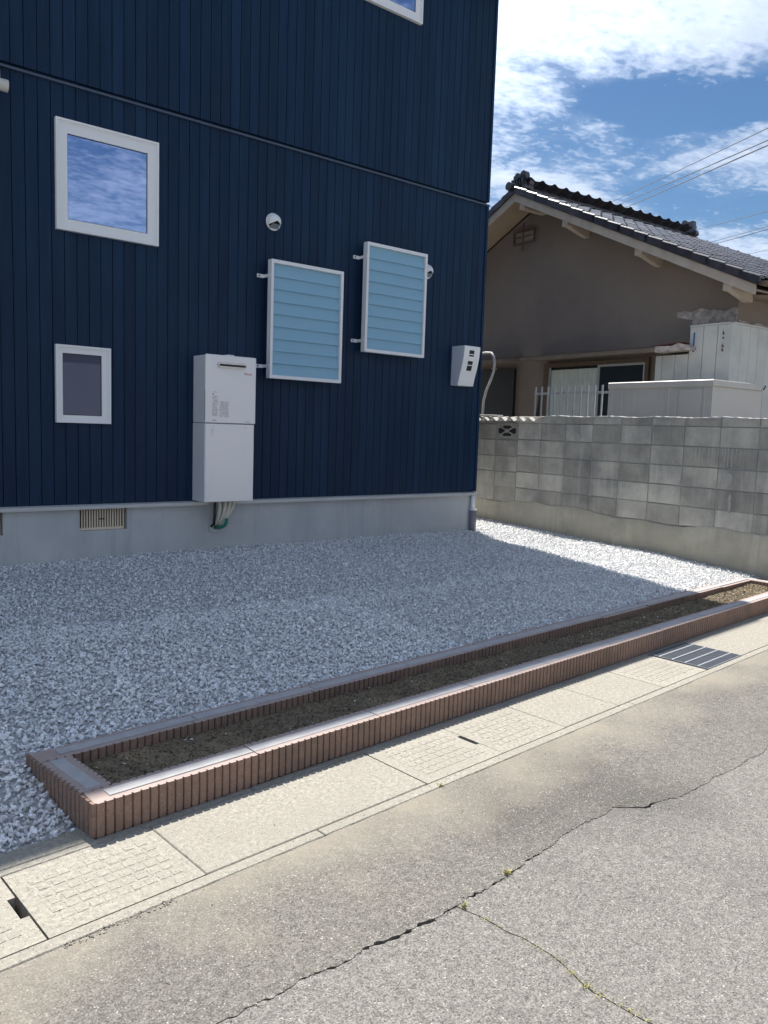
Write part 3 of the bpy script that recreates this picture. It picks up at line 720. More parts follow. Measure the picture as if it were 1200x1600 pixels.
def heater():
    x0, x1, yf = 3.014, 3.492, YW-.25; zt, zm, zb = H(.585), H(.0), H(-.682)
    t = Thing('water_heater', 'white wall mounted gas water heater with a pipe cover below', 'water heater', ((x0+x1)/2, YW, zb))
    t.part('heater_body', MB().bbox(x0+.002, x1-.002, yf+.016, YW, zm+.004, zt-.006, .004), M['heater'])
    t.part('front_panel', MB().bbox(x0-.003, x1+.003, yf-.002, yf+.014, zm+.004, zt, .006), M['heater'])
    t.part('pipe_cover', MB().bbox(x0, x1-.004, yf+.008, YW, zb, zm-.001, .004), M['heater'])
    t.part('cover_panel', MB().bbox(x0+.004, x1-.010, yf, yf+.0075, zb+.003, zm-.003, .003), M['heater'])
    t.part('hanging_tab', MB().box((x0+x1)/2-.02, (x0+x1)/2+.05, YW-.2, YW-.14, zt-.006, zt+.012), M['heater'])
    # exhaust: stadium shaped ring with dark slot
    ex0, ex1, ez = x0+.105, x0+.375, zt-.085; hh = .023
    def stad(a, b, z, r, y0, y1):
        p = []
        for k in range(9): an = math.pi/2+math.pi*k/8; p.append((a+r+r*math.cos(an), z+r*math.sin(an)))
        for k in range(9): an = -math.pi/2+math.pi*k/8; p.append((b-r+r*math.cos(an), z+r*math.sin(an)))
        return MB().prism(p, 'y', y0, y1)
    e = t.part('exhaust_outlet', stad(ex0, ex1, ez, hh, yf-.018, yf-.002), M['chrome'])
    t.part('slot', stad(ex0+.012, ex1-.006, ez, .009, yf-.0195, yf-.0182), M['dark'], e)
    lm = text_mesh('Rinnai', .03, M['red']); o = t.inst('brand_lettering', lm, (x1-.115, yf-.0026, zt-.155), (R(90), 0, 0))
    # small printed notices (too small to read): rows of short strokes
    pr = MB(); rr = random.Random(3)
    def lines(xa, xb, za, zb_, stepz):
        z = za
        while z > zb_:
            x = xa+(rr.random()*.004)
            while x < xb:
                w = rr.uniform(.003, .010)
                if rr.random() < .8: pr.box(x, min(x+w, xb), yf-.0028, yf-.0021, z-.0028, z)
                x += w+.002
            z -= stepz
    lines(x0+.060, x0+.112, zm+.235, zm+.06, .0065); lines(x0+.128, x0+.215, zm+.19, zm+.055, .0068)
    lines(x0+.06, x0+.10, zm+.272, zm+.262, .006); pr.box(x0+.062, x0+.074, yf-.0028, yf-.0021, zm+.245, zm+.257)
    lines(x0+.06, x0+.108, zm+.034, zm+.024, .005); lines(x1-.105, x1-.055, zm+.030, zm+.020, .005)
    t.part('printed_notice', pr, M['print'])
    pc = MB(); rr = random.Random(5); pr = pc; yf_ = yf
    lines2 = [(x0+.05, x0+.085, zm-.05, zm-.11)]
    for a, b, c, d in lines2:
        z = c
        while z > d: pc.box(a, b-.01*rr.random(), yf-.0008, yf-.0002, z-.002, z); z -= .012
    t.part('printed_notice', pc, M['print'])
    for a in (x0+.075, x1-.09): t.part('screw', MB().tube([(a, yf+.001, zm-.028), (a, yf-.004, zm-.028)], .006, 8), M['steel_pale'])
    # vents along the front left edge
    vn = MB()
    for i in range(16): vn.box(x0-.0045, x0-.0031, yf+.001, yf+.010, zm+.03+i*.016, zm+.038+i*.016)
    t.part('side_vent', vn, M['dark'])
    # pipes under the cover
    def pipe(name, pts, r, m): t.part(name, MB().tube(pts, r, 10), m, smooth=True)
    yp = YW-.08; sleeve = (3.225, YW+.01, H(-.935))
    pipe('black_pipe', [(3.195, yp, zb+.02), (3.195, yp, H(-.80)), (3.197, yp+.02, H(-.90)), (3.205, YW+.02, H(-.935))], .012, M['black'])
    for xa, dx in ((3.245, -.01), (3.300, -.03), (3.345, -.055), (3.390, -.10)):
        pipe('insulated_pipe', [(xa, yp, zb+.02), (xa+dx*.1, yp, H(-.74)), (xa+dx*.6, yp+.01, H(-.82)), (xa+dx, yp+.05, H(-.89)), (3.24+(xa-3.245)*.25, YW+.02, H(-.925))], .0165, M['cream_pipe'])
    pipe('green_hose', [(3.300, yp-.022, H(-.85)), (3.300, yp-.020, H(-.885)), (3.285, yp-.010, H(-.915)), (3.255, yp+.03, H(-.935)), (3.235, YW+.01, H(-.94))], .0155, M['green'])
    s = MB().tube([(3.235, YW+.0185, H(-.935)), (3.235, YW-.002, H(-.935))], .055, 18); t.part('wall_seal', s, M['found'])
heater()

def meter():
    x0, x1 = 6.083, 6.318; zt, zb = H(.935), H(.508)
    t = Thing('meter_box', 'white electricity meter box with dark windows near the house corner', 'meter box', ((x0+x1)/2, YW, zb))
    prof = [(YW, zb), (YW-.110, zb), (YW-.135, zb+.10), (YW-.165, zb+.2), (YW-.188, zb+.30), (YW-.200, zt-.012), (YW-.194, zt), (YW, zt)]
    t.part('box', MB().prism(prof, 'x', x0, x1), material('meter_shaded_side', (.55, .59, .66), rough=.45))  # white box; sides coloured blue-grey to carry the shade on them
    # cream front shell following the curve
    sh = MB(); off = [(y-.004, z) for y, z in prof[1:7]]; pts = off+[(y+.010, z-.001) for y, z in off[::-1]]
    sh.prism(pts, 'x', x0-.001, x1+.001); t.part('front_cover', sh, M['white'])
    def yat(z): return np.interp(z, [p[1] for p in prof[1:6]], [p[0] for p in prof[1:6]])
    xa, xb = x0+.075, x0+.150
    for z0, z1 in ((zt-.085, zt-.045), (zt-.200, zt-.095), (zt-.265, zt-.210)):
        ya, yb = yat(z0)-.0055, yat(z1)-.0055
        t.part('meter_window', MB().prism([(ya, z0), (yb, z1), (yb+.004, z1), (ya+.004, z0)], 'x', xa, xb), M['dark'])
    t.part('catch', MB().box(xa-.014, xa-.002, yat(zt-.15)-.010, yat(zt-.15)-.003, zt-.155, zt-.14), M['white'])
    t.part('drip_stub', MB().tube([(x0+.05, YW-.09, zb+.005), (x0+.05, YW-.09, zb-.010)], .006, 8), M['white'])
meter()

t = Thing('wall_conduit', 'short grey white pipe elbow on the navy wall at the left edge', 'pipe', (1.40, YW, H(2.35)))
t.part('elbow', MB().tube([(1.415, YW, H(2.50)), (1.420, YW-.05, H(2.505)), (1.425, YW-.10, H(2.50)), (1.43, YW-.125, H(2.46)), (1.43, YW-.13, H(2.36))], .035, 14), M['silver'], smooth=True)
t.part('outlet', MB().tube([(1.30, YW-.14, H(2.345)), (1.512, YW-.14, H(2.345))], .042, 16), M['bin'])
t = Thing('drain_pipe', 'short white downpipe dropping into a grey ground sleeve at the house corner', 'drain pipe', (6.50, YW-.02, .15))
t.part('pipe', MB().tube([(6.503, YW-.012, H(-.735)), (6.503, YW-.012, H(-.93))], .024, 14), M['white'], smooth=True)
t.part('sleeve', MB().tube([(6.505, YW-.02, H(-.905)), (6.505, YW-.02, .14)], .040, 16), M['sleeve'], smooth=True)
t.part('collar', MB().tube([(6.505, YW-.02, H(-.903)), (6.505, YW-.02, H(-.890))], .043, 16), M['white'])

# ------------------------------------------------------------------ block wall (neighbour frame: x across, y along)
WK = 7.05
bwall = Thing('block_wall', 'weathered grey concrete block boundary wall on a plastered footing', 'wall', (WK, 6, 0), FN)
ROWZ = [H(-.87)+.2*i for i in range(6)]
def block_mesh(w, h, seed):
    r = random.Random(seed); mb = MB(); mb.bbox(0, .10, 0, w, 0, h, .0035)
    mb.v = [(x+(r.uniform(-.0012, .0012)), y, z) for x, y, z in mb.v]; return mb.mesh('block', M['block'])
bm = [block_mesh(.381, .190, k) for k in range(5)]; bc = [block_mesh(.381, .078, 20+k) for k in range(3)]
joints = [3.978-.3906*4+i*.3906 for i in range(26)]
core = MB().box(WK+.0075, WK+.0925, joints[0], joints[-1], .02, H(.205)); bwall.part('mortar_bed', core, M['joint'])
for i, s0 in enumerate(joints[:-1]):
    old = s0 > 7.0
    for r_ in range(5):
        if r_ == 4 and abs(s0-7.1) < .15:
            # pierced block
            sx0, sx1, z0, z1 = s0+.005, s0+.386, ROWZ[4]+.005, ROWZ[4]+.195
            o = bwall.part('pierced_block', MB(), M['block'])
            p = MB(); p.box(WK-.001, WK+.1, sx0, sx1, z0, z0+.028); p.box(WK-.001, WK+.1, sx0, sx1, z1-.028, z1); p.box(WK-.001, WK+.1, sx0, sx0+.03, z0+.028, z1-.028); p.box(WK-.001, WK+.1, sx1-.03, sx1, z0+.028, z1-.028)
            cy, cz = (sx0+sx1)/2, (z0+z1)/2; hy, hz_ = (sx1-sx0)/2-.03, (z1-z0)/2-.028; w = .018
            for sgn in (1, -1):
                p.prism([(cy-hy, cz-sgn*hz_-w*.5), (cy-hy, cz-sgn*hz_+w*.5), (cy+hy, cz+sgn*hz_+w*.5), (cy+hy, cz+sgn*hz_-w*.5)], 'x', WK-.002+.001*sgn, WK+.09)
            # leaf shaped lobes that narrow the four openings
            for sy in (-1, 1):
                for sz in (-1, 1): p.prism([(cy+sy*hy, cz+sz*hz_), (cy+sy*hy*.35, cz+sz*hz_), (cy+sy*hy*.62, cz+sz*hz_*.62)], 'x', WK+.001, WK+.09); p.prism([(cy+sy*hy, cz+sz*hz_), (cy+sy*hy, cz+sz*hz_*.42), (cy+sy*hy*.62, cz+sz*hz_*.62)], 'x', WK+.0015, WK+.09)
            p.prism([(cy-.03, cz), (cy, cz-.03), (cy+.03, cz), (cy, cz+.03)], 'x', WK-.004, WK+.09)
            o.data = p.mesh('pierced_block', M['block'], bwall.base)
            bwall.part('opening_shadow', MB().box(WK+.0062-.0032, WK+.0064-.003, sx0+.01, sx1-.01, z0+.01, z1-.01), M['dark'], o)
            continue
        dx = random.uniform(-.002, .002); dz = (-.012 if old else 0)+random.uniform(-.002, .002)
        if old and r_ == 0: dz = 0
        bwall.inst('block', random.choice(bm), (WK+dx, s0+.005, ROWZ[r_]+.005+dz))
    if s0 < 6.9 and s0 > 2:
        bwall.inst('cap_block', random.choice(bc), (WK-.003+random.uniform(-.002, .002), s0+.005, H(.133)))
# mortar top and plastered footing with an uneven upper edge
mt_ = MB(); n_ = 120; 
ya = np.linspace(joints[0], 6.72, n_)
V = []; Fc = []
for y in ya:
    h = H(.219)+.006*math.sin(y*9)+random.uniform(-.003, .003)
    for x, z in ((WK-.008, H(.209)), (WK-.006, h), (WK+.05, h+.004), (WK+.108, h), (WK+.108, H(.209))): V.append((x, y, z))
for i in range(n_-1):
    for j in range(4): a = i*5+j; Fc.append((a, a+1, a+6, a+5))
mt_.v = V; mt_.f = Fc; bwall.part('mortar_cap', mt_, M['mortar'])
ft = MB(); n_ = 300; ya = np.linspace(joints[0], joints[-1], n_); V = []; Fc = []
for i, y in enumerate(ya):
    top = H(-.868)+.018*math.sin(y*2.1)+.014*math.sin(y*7.3+1)+random.uniform(-.006, .006)+(.02 if 5.6 < y < 6.8 else 0)
    w1 = .006*math.sin(y*3.3)
    for x, z in ((WK-.004, top+.006), (WK-.013, top-.012), (WK-.020+w1, top-.12), (WK-.026+w1, .22), (WK-.030, .0)): V.append((x, y, z))
for i in range(n_-1):
    for j in range(4): a = i*5+j; Fc.append((a, a+1, a+6, a+5))
ft.v = V; ft.f = Fc; bwall.part('footing', ft, M['plinth'], smooth=True)
# dribbles of mortar on the face
for (s0, s1, za, zb_) in ():
    pass
def smear(cs, cz, rs, rz, seed, name='mortar_smear'):
    r = random.Random(seed); p = []; k = 14
    for i in range(k):
        a = 2*math.pi*i/k; q = r.uniform(.75, 1.1); p.append((cs+rs*q*math.cos(a), cz+rz*q*math.sin(a)))
    bwall.part(name, MB().prism(p, 'x', WK-.006, WK+.004), M['joint'])
smear(6.14, H(-.02), .055, .06, 1); smear(7.2, H(-.21), .075, .06, 2); smear(4.27, H(-.37), .06, .085, 4); smear(4.22, H(-.60), .02, .09, 5)
r = random.Random(9)
for k in range(13):
    s = 4.62-.035*k+r.uniform(-.01, .01); l = r.uniform(.05, .22); z = H(-.075)
    bwall.part('mortar_drip', MB().prism([(s-.003, z), (s+.003, z), (s+.0015, z-l), (s-.0015, z-l)], 'x', WK-.006, WK+.002), M['sheet'])

# corrugated scraps on top of the wall, left end
cs = Thing('corrugated_sheet', 'pale corrugated cement sheet lying along the top of the block wall', 'roofing sheet', (WK, 7.4, H(.16)), FN)
V = []; Fc = []; na = 140
for i in range(na+1):
    y = 6.70+1.9*i/na; z = H(.185)+.020*math.cos(2*math.pi*(y-6.70)/.160)
    for x, dz in ((WK-.075, -.010), (WK+.20, .012)): V.append((x, y, z+dz)); V.append((x, y, z+dz-.007))
for i in range(na):
    a = i*4; b = a+4; Fc += [(a, b, b+2, a+2), (a+1, a+3, b+3, b+1), (a, a+1, b+1, b), (a+2, b+2, b+3, a+3)]
mb = MB(); mb.v = V; mb.f = Fc; cs.part('sheet', mb, M['sheet'], smooth=False)
cs.part('sheet', MB().bbox(WK-.02, WK+.16, 7.55, 8.0, H(.213), H(.232), .003), M['sheet'], label='small flat offcut lying on the corrugated sheet')

# ------------------------------------------------------------------ neighbour's plot
structure('yard', MB().quad((WK+.11, 1.8, .25), (60, 1.8, .25), (60, 60, .25), (WK+.11, 60, .25)), M['yard'], FN)
nh = Thing('neighbour_house', 'old single storey house with brown stucco gable and dark glazed tile roof', 'house', (9.2, 9, .25), FN)
KW, KR, RS, RZ, SL = 9.20, 8.66, 9.08, 5.06, .465      # wall plane, rake, ridge position and height, roof slope
def rz(s): return RZ-SL*abs(s-RS)
def build_neighbour():
    zw = lambda s: rz(s)-.20
    S0, S1, S2 = 5.60, RS, 12.56
    wl = MB(); wl.prism([(S0, .25), (S2, .25), (S2, zw(S2)), (S1, zw(S1)), (S0, zw(S0))], 'x', KW, 17.5)
    nh.part('wall', wl, M['stucco'])
    # soffits and barge boards
    for sg in (-1, 1):
        a, b = RS, (5.10 if sg < 0 else 13.06)
        nh.part('soffit', MB().prism([(a, rz(a)-.15), (b, rz(b)-.15), (b, rz(b)-.17), (a, rz(a)-.17)], 'x', KR+.05, KW), M['soffit'])
        nh.part('barge_board', MB().prism([(a+sg*.001, rz(a)-.10), (b, rz(b)-.10), (b, rz(b)-.215), (a+sg*.001, rz(a)-.215)], 'x', KR+.025, KR+.05), M['barge'])
        nh.part('roof_deck', MB().prism([(a+sg*.001, rz(a)-.03), (b, rz(b)-.03), (b, rz(b)-.099), (a+sg*.001, rz(a)-.099)], 'x', KR+.03, 13.0), M['wood'])
    for s in (8.93, 8.05, 6.76, 5.46):
        z = rz(s)-.185
        nh.part('purlin', MB().prism([(s-.055, z-.10), (s+.055, z-.10), (s+.055, z+SL*.055), (s-.055, z-SL*.055)], 'x', KR+.051, KW), M['barge'])
        if s < 8.5: nh.part('purlin_brace', MB().prism([(KR+.10, z-.10), (KW, z-.10), (KW, z-.19), (KW-.08, z-.19)], 'y', s-.04, s+.04), M['barge'])
    # south eave soffit, gutter
    nh.part('soffit', MB().prism([(5.12, rz(5.1)-.15), (5.6, rz(5.1)-.10), (5.6, rz(5.1)-.12), (5.12, rz(5.1)-.17)], 'x', KW, 17), M['soffit'], label='brown eave soffit over the side wall')
    g = MB(); pr = []
    for k in range(9): a = math.pi*k/8; pr.append((5.03-.05*math.cos(a), rz(5.08)-.06-.05*math.sin(a)))
    pr += [(5.07, rz(5.08)-.06), (4.99, rz(5.08)-.06)]
    g.prism(pr, 'x', KR+.03, 17); nh.part('gutter', g, M['wood'])
    # tiles on the street-side slope
    pw, pl = .262, .245; th = math.atan(SL); c, s_ = math.cos(th), math.sin(th)
    prof = [(0, .030), (.03, .040), (.06, .032), (.09, .010), (.14, .0), (.20, .004), (.262, .022)]
    def tile(sgn):
        mb = MB(); w0, w1 = -.02, pl+.035
        for (w, lift) in ((w0, .022), (w1, .0)):
            for k, h in prof: mb.v.append((k, sgn*(w*c), w*s_+h+lift)) if False else mb.v.append((k, w*c, w*s_+(h+lift)))
        n = len(prof)
        for k, h in prof: mb.v.append((k, w0*c+.004, w0*s_+h+.022-.020))
        for i in range(n-1): mb.f.append((i, i+1, n+i+1, n+i)); mb.f.append((2*n+i, 2*n+i+1, i+1, i))
        if sgn > 0: mb.v = [(x, -y, z) for x, y, z in mb.v]
        return mb
    tm = tile(-1).mesh('roof_tile', M['tile']); ncourse = 19
    run = pl*c
    ncol = 15; rest = MB()
    for i in range(ncourse):
        sy = 5.05+i*run; zz = rz(sy)-.03
        if sy > RS-.12: break
        k_hip = 13.0+(RS-sy)
        for j in range(int((k_hip-KR-.10)/pw)):
            kx = KR+.10+j*pw
            if j < ncol: nh.inst('roof_tile', tm, (kx, sy, zz+random.uniform(-.002, .003)))
            else:
                o = len(rest.v); t_ = tile(-1); rest.v += [(x+kx, y+sy, z+zz) for x, y, z in t_.v]; rest.f += [tuple(q+o for q in f_) for f_ in t_.f]
    t2 = tile(1)
    for i in range(ncourse):
        sy = 2*RS-5.05-i*run; zz = rz(sy)-.03
        for j in range(16):
            o = len(rest.v); kx = KR+.10+j*pw; rest.v += [(x+kx, y+sy, z+zz) for x, y, z in t2.v]; rest.f += [tuple(q+o for q in f_) for f_ in t2.f]
    nh.part('roof_tile', rest, M['tile'], kind='stuff')
    # rake tiles: stepped verge pieces with a hanging skirt
    def rake(sgn):
        mb = MB(); w0, w1 = -.012, pl+.03
        p = [(0, -.068), (0, .022), (.02, .038), (.07, .038), (.10, .018), (.10, .0), (.018, .0), (.018, -.068)]
        for (w, lift) in ((w0, .018), (w1, .0)):
            for k, h in p: mb.v.append((k, sgn*-1*w*c, w*s_+h+lift))
        n = len(p); mb.f.append(tuple(range(n))); mb.f.append(tuple(range(n, 2*n))[::-1])
        for i in range(n): j = (i+1) % n; mb.f.append((i, j, n+j, n+i))
        return mb.mesh('rake_tile', M['tile'])
    r1, r2_ = rake(-1), rake(1)
    for i in range(ncourse):
        sy = 5.05+i*run
        if sy > RS-.1: break
        nh.inst('rake_tile', r1, (KR, sy, rz(sy)-.03)); nh.inst('rake_tile', r2_, (KR, 2*RS-sy, rz(sy)-.03))
    # ridge: two flat courses and a round cap, one piece every 20 cm
    rp = MB()
    rp.box(0, .195, -.125, .125, -.10, -.045); rp.box(0, .190, -.105, .105, -.044, -.004); rp.box(0, .186, -.09, .09, -.0035, .030)
    pts = []
    for k in range(9): a = math.pi*k/8; pts.append((.078*math.cos(a), .031+.058*math.sin(a)))
    rp.prism(pts, 'x', 0, .165)
    pts = [(y*1.16, .031+(z-.031)*1.2) for y, z in pts]; rp.prism(pts, 'x', .165, .197)
    rm = rp.mesh('ridge_tile', M['tile'])
    for i in range(21): nh.inst('ridge_tile', rm, (KR+.16+i*.2, RS, RZ-.03+random.uniform(-.004, .004)))
    # hips running down from the far end of the ridge
    n_ = 26
    for i in range(n_):
        q = i*.185; o = nh.inst('ridge_tile', rm, (KR+.16+4.2+q*.7, RS-q*.7, RZ-.08-q*.7*SL)); o.rotation_euler = (0, math.atan(SL*.7), R(-45))
    # ridge-end ornament: lobed plate with rolls and fins
    def ornament(flip):
        mb = MB(); pts = []
        for k in range(28):
            a = math.pi*(-.12)+math.pi*1.24*k/27; rr = .15+.020*math.cos(7*a)+(.02 if .9 < a < 2.2 else 0); pts.append((rr*math.cos(a)*1.05, .05+rr*math.sin(a)*1.12))
        mb.prism(pts, 'x', -.02, .05)
        pts2 = [(y*.72, .05+(z-.05)*.72) for y, z in pts]; mb.prism(pts2, 'x', -.05, -.02)
        for yy, z_, r_ in ((0, .185, .045), (-.11, .05, .036), (.11, .05, .036), (0, .05, .05)):
            mb.tube([(-.085, yy, z_), (.06, yy, z_)], [r_*.8, r_], 12)
        for k in range(5):
            y = -.08+.04*k; mb.prism([(y-.008, .08), (y+.008, .08), (y+.03, .16), (y+.014, .165)], 'x', -.068, -.048)
        return mb
    oa = nh.inst('ridge_ornament', ornament(0).mesh('ridge_ornament', M['tile']), (KR+.16, RS, RZ-.08))
    ob = nh.inst('ridge_ornament', ornament(1).mesh('ridge_ornament', M['tile']), (KR+4.42, RS, RZ-.05), (0, 0, math.pi))
    oa.scale = (1.25, 1.3, 1.3); ob.scale = (1.2, 1.25, 1.25)
    # round end tile below the near ornament, and a second on the far verge
    nh.part('end_tile', MB().tube([(KR-.05, RS+.07, RZ+.01), (KR+.2, RS+.07, RZ+.01)], .062, 14), M['tile'])
    # gable vent: rusty iron grille with a cross
    gv = MB(); cy, cz = 9.33, 4.44; kx = KW-.02
    for z in (cz-.09, cz+.09): gv.box(kx-.015, kx+.01, cy-.24, cy+.24, z-.012, z+.012)
    for y in (cy-.22, cy+.22): gv.box(kx-.015, kx+.01, y-.012, y+.012, cz-.078, cz+.078)
    gv.box(kx-.03, kx-.016, cy-.012, cy+.012, cz-.21, cz+.21)
    gv.box(kx-.03, kx-.0165, cy-.19, cy-.013, cz-.012, cz+.010); gv.box(kx-.03, kx-.0165, cy+.013, cy+.19, cz-.012, cz+.010)
    v = nh.part('gable_vent', gv, M['wood']); nh.part('vent_backing', MB().box(kx+.011, kx+.017, cy-.20, cy+.20, cz-.08, cz+.08), M['barge'], v)
    # window with curtain, and awning above
    wy0, wy1, wz0, wz1 = 6.86, 8.62, 1.25, 2.36
    w = nh.part('window', MB().ring(0, 0, 0, 0, 0, 0, 0), M['wood']); fr = MB()
    k0, k1 = KW-.06, KW-.001
    for a, b, c_, d in ((wy0-.06, wy0, wz0, wz1), (wy1, wy1+.10, wz0, wz1), (wy0-.06, wy1+.10, wz1, wz1+.06), (wy0-.06, wy1+.10, wz0-.06, wz0)): fr.box(k0, k1, a, b, c_, d)
    w.data = fr.mesh('window', M['wood'], nh.base)
    al = MB(); ym = (wy0+wy1)/2-.08
    for a, b in ((ym-.02, ym+.02), (wy0, wy0+.03), (wy1-.03, wy1)): al.box(k0+.01, k0+.03, a, b, wz0, wz1)
    al.box(k0+.012, k0+.028, wy0+.03, ym-.02, wz1-.03, wz1); 
    nh.part('sash', al, M['alu'], w)
    nh.part('pane', MB().box(k0+.022, k0+.026, wy0+.03, ym-.02, wz0, wz1-.03), M['glass_n'], w)
    # left half stands open behind a pale curtain with folds
    cu = MB(); pts = []; nn = 60
    for i in range(nn+1): y = ym+.02+(wy1-ym-.05)*i/nn; pts.append((k0+.034+.009*math.sin(i*1.05)+.004*math.sin(i*2.3), y))
    n0 = len(cu.v)
    for x, y in pts: cu.v.append((x, y, wz0)); cu.v.append((x, y, wz1-.04))
    for i in range(nn): a = n0+2*i; cu.f.append((a, a+2, a+3, a+1))
    nh.part('curtain', cu, M['curtain'], w)
    nh.part('dark_interior', MB().box(k1-.002, k1+.0005, wy0, wy1, wz0, wz1), M['dark'], w)
    def awning(y0, y1, torn=False):
        z = 2.50; a = nh.part('awning', MB().prism([(KW, z+.06), (KW, z-.02), (KW-.42, z-.055), (KW-.43, z-.05), (KW-.43, z-.005)], 'y', y0, y1), M['stucco'])
        nh.part('awning_edge', MB().box(KW-.445, KW-.431, y0, y1, z-.060, z-.008), M['awn'], a)
        nh.part('awning_lid', MB().prism([(KW, z+.061), (KW-.44, z-.005), (KW-.44, z+.003), (KW, z+.070)], 'y', y0-.01, y1+.01), M['wood'], a)
        return a
    a = awning(6.44, 8.86); awning(9.24, 10.4)
    nh.part('torn_edge', MB().prism([(5.93, 2.44), (6.44, 2.43), (6.44, 2.51), (6.2, 2.50), (6.1, 2.53), (5.95, 2.49)], 'x', KW-.44, KW-.12), M['plaster'], a, label='broken awning end with bare plaster and rust')
    nh.part('rust_streak', MB().prism([(6.02, 2.532), (6.40, 2.511), (6.5, 2.52), (6.1, 2.538)], 'x', KW-.445, KW-.30), M['rust'], a)
    # pilaster between window and shed
    nh.part('window', MB().box(KW-.05, KW-.001, 9.37, 10.2, 1.3, 2.38), M['dark'], label='dark window under the second awning at the house corner')
    # scar of bare plaster where a lean-to was removed
    r = random.Random(4)
    top = [(5.60+.85*k/16, 2.93+.05*k/16+r.uniform(-.022, .022)) for k in range(16, -1, -1)]
    bot = [(5.60, 2.70), (5.90, 2.66), (5.98, 2.60), (6.00, 2.53), (6.09, 2.51), (6.17, 2.53), (6.13, 2.62), (6.17, 2.68), (6.15, 2.75), (6.22, 2.78), (6.21, 2.85), (6.30, 2.87), (6.43, 2.89)]
    nh.part('plaster_scar', MB().prism([(y+r.uniform(-.008, .008), z+.02+r.uniform(-.008, .008)) for y, z in top+bot], 'x', KW-.012, KW-.0005), M['plaster'])
    sc = MB(); pts = [(KW+.0, 2.70)]; 
    for i in range(14): pts.append((KW+.02+.085*i, 2.80+r.uniform(-.02, .02)))
    pts.append((KW+1.15, 2.70)); sc.prism(pts, 'y', 5.588, 5.5995); nh.part('plaster_scar', sc, M['plaster'])
build_neighbour()

def shed():
    k, s0, s1 = 8.90, 5.47, 6.04; zt = 2.73
    t = Thing('lean_to_shed', 'pale ribbed metal lean-to shed against the corner of the old house', 'shed', (k, s0, .25), FN)
    pn = MB(); pn.bbox(0, .012, .003, .187, .25, zt, .003); pm_ = pn.mesh('panel', M['shed'], (0, 0, .25))
    y = s0
    while y < 6.5:
        top = zt if y+.1 < s1 else 2.40
        t.part('panel', MB().bbox(k, k+.012, y+.002, min(y+.188, 6.52)-.002, .25, top, .003), M['shed']); y += .19
    for i in range(7):
        x = k+.012+i*.19; t.part('panel', MB().bbox(x+.002, x+.188, s0, s0+.012, .25, zt, .003), M['shed'])
    t.part('corner_strip', MB().box(k-.006, k+.02, s0-.006, s0+.02, .25, zt+.004), M['shed'])
    t.part('top_flashing', MB().box(k-.008, k+.012, s0+.021, s1, zt+.001, zt+.02), M['shed'])
    t.part('top_flashing', MB().box(k+.021, k+1.33, s0-.008, s0+.012, zt+.001, zt+.02), M['shed'])
    t.part('roof', MB().prism([(k+.013, zt), (k+1.33, zt), (k+1.33, zt+.03), (k+.013, zt-.01)], 'y', s0+.013, s0+.12), M['shed'])
    t.part('core', MB().box(k+.013, KW-.002, s0+.013, 6.50, .25, 2.38), M['dark'])
    t.part('core', MB().box(k+.013, KW-.002, s0+.013, s1-.02, 2.38, zt-.011), M['dark'])
    t.part('blue_tape', MB().box(k-.003, k, s1-.075, s1-.055, 2.42, 2.66), M['blue'])
    r = random.Random(6); d = MB()
    for z in (2.60, 2.55, 2.45, 2.40, 2.0, 1.93, 1.89, 1.86): d.prism([(s0+.10+r.uniform(-.01, .01), z), (s0+.125, z+.012), (s0+.12, z+.05*r.random()+.02), (s0+.095, z+.02)], 'x', k-.002, k)
    t.part('flaked_paint', d, M['wood'])
shed()

def storage():
    k0, k1, s0, s1, zt = 7.80, 8.80, 4.96, 6.37, 1.985
    t = Thing('storage_box', 'cream metal storage box with a flat lid showing above the block wall', 'storage box', ((k0+k1)/2, (s0+s1)/2, .25), FN)
    t.part('body', MB().box(k0+.02, k1-.02, s0+.02, s1-.02, .25, zt-.07), M['bin'])
    t.part('lid', MB().bbox(k0, k1, s0, s1, zt-.075, zt, .008), M['bin'])
    me = MB().bbox(0, .012, -.012, .012, .3, zt-.08, .003).mesh('rib', M['bin'])
    for s in (5.07, 5.42, 5.60, 5.98, 6.16, 6.30, 5.52): t.inst('rib', me, (k0+.010, s, 0))
    t.part('panel', MB().bbox(k0+.008, k0+.02, s0+.14, s0+.42, .3, zt-.10, .004), M['bin'])
    t.part('handle', MB().tube([(k1-.02, s0-.004, zt-.06), (k1-.0, s0-.012, zt-.03), (k1+.01, s0-.006, zt-.012)], .007, 6), M['black'])
storage()

def fence():
    k = 7.90
    t = Thing('metal_fence', 'light grey metal picket rail in front of the curtained window', 'fence', (k, 7, .25), FN)
    me = MB().box(-.009, .009, -.009, .009, .25, 1.97).mesh('picket', M['alu'])
    a = 7.66
    for i in range(13): t.inst('picket', me, (k, a-i*.113, 0))
    t.part('rail', MB().box(k+.010, k+.032, 6.25, 7.70, 1.865, 1.895), M['alu']); t.part('rail', MB().box(k+.010, k+.032, 6.25, 7.70, .6, .63), M['alu'])
fence()
t = Thing('leaning_boards', 'dark boards leaning beside the metal picket rail behind the wall', 'boards', (8.6, 8.3, .25), FN)
for i in range(3):
    t.part('board', MB().prism([(8.42+i*.05, .25), (8.50+i*.05, .25), (8.22+i*.03, 1.9-.04*i), (8.17+i*.03, 1.9-.04*i)], 'x', 8.55+i*.03, 8.575+i*.03), M['black'])

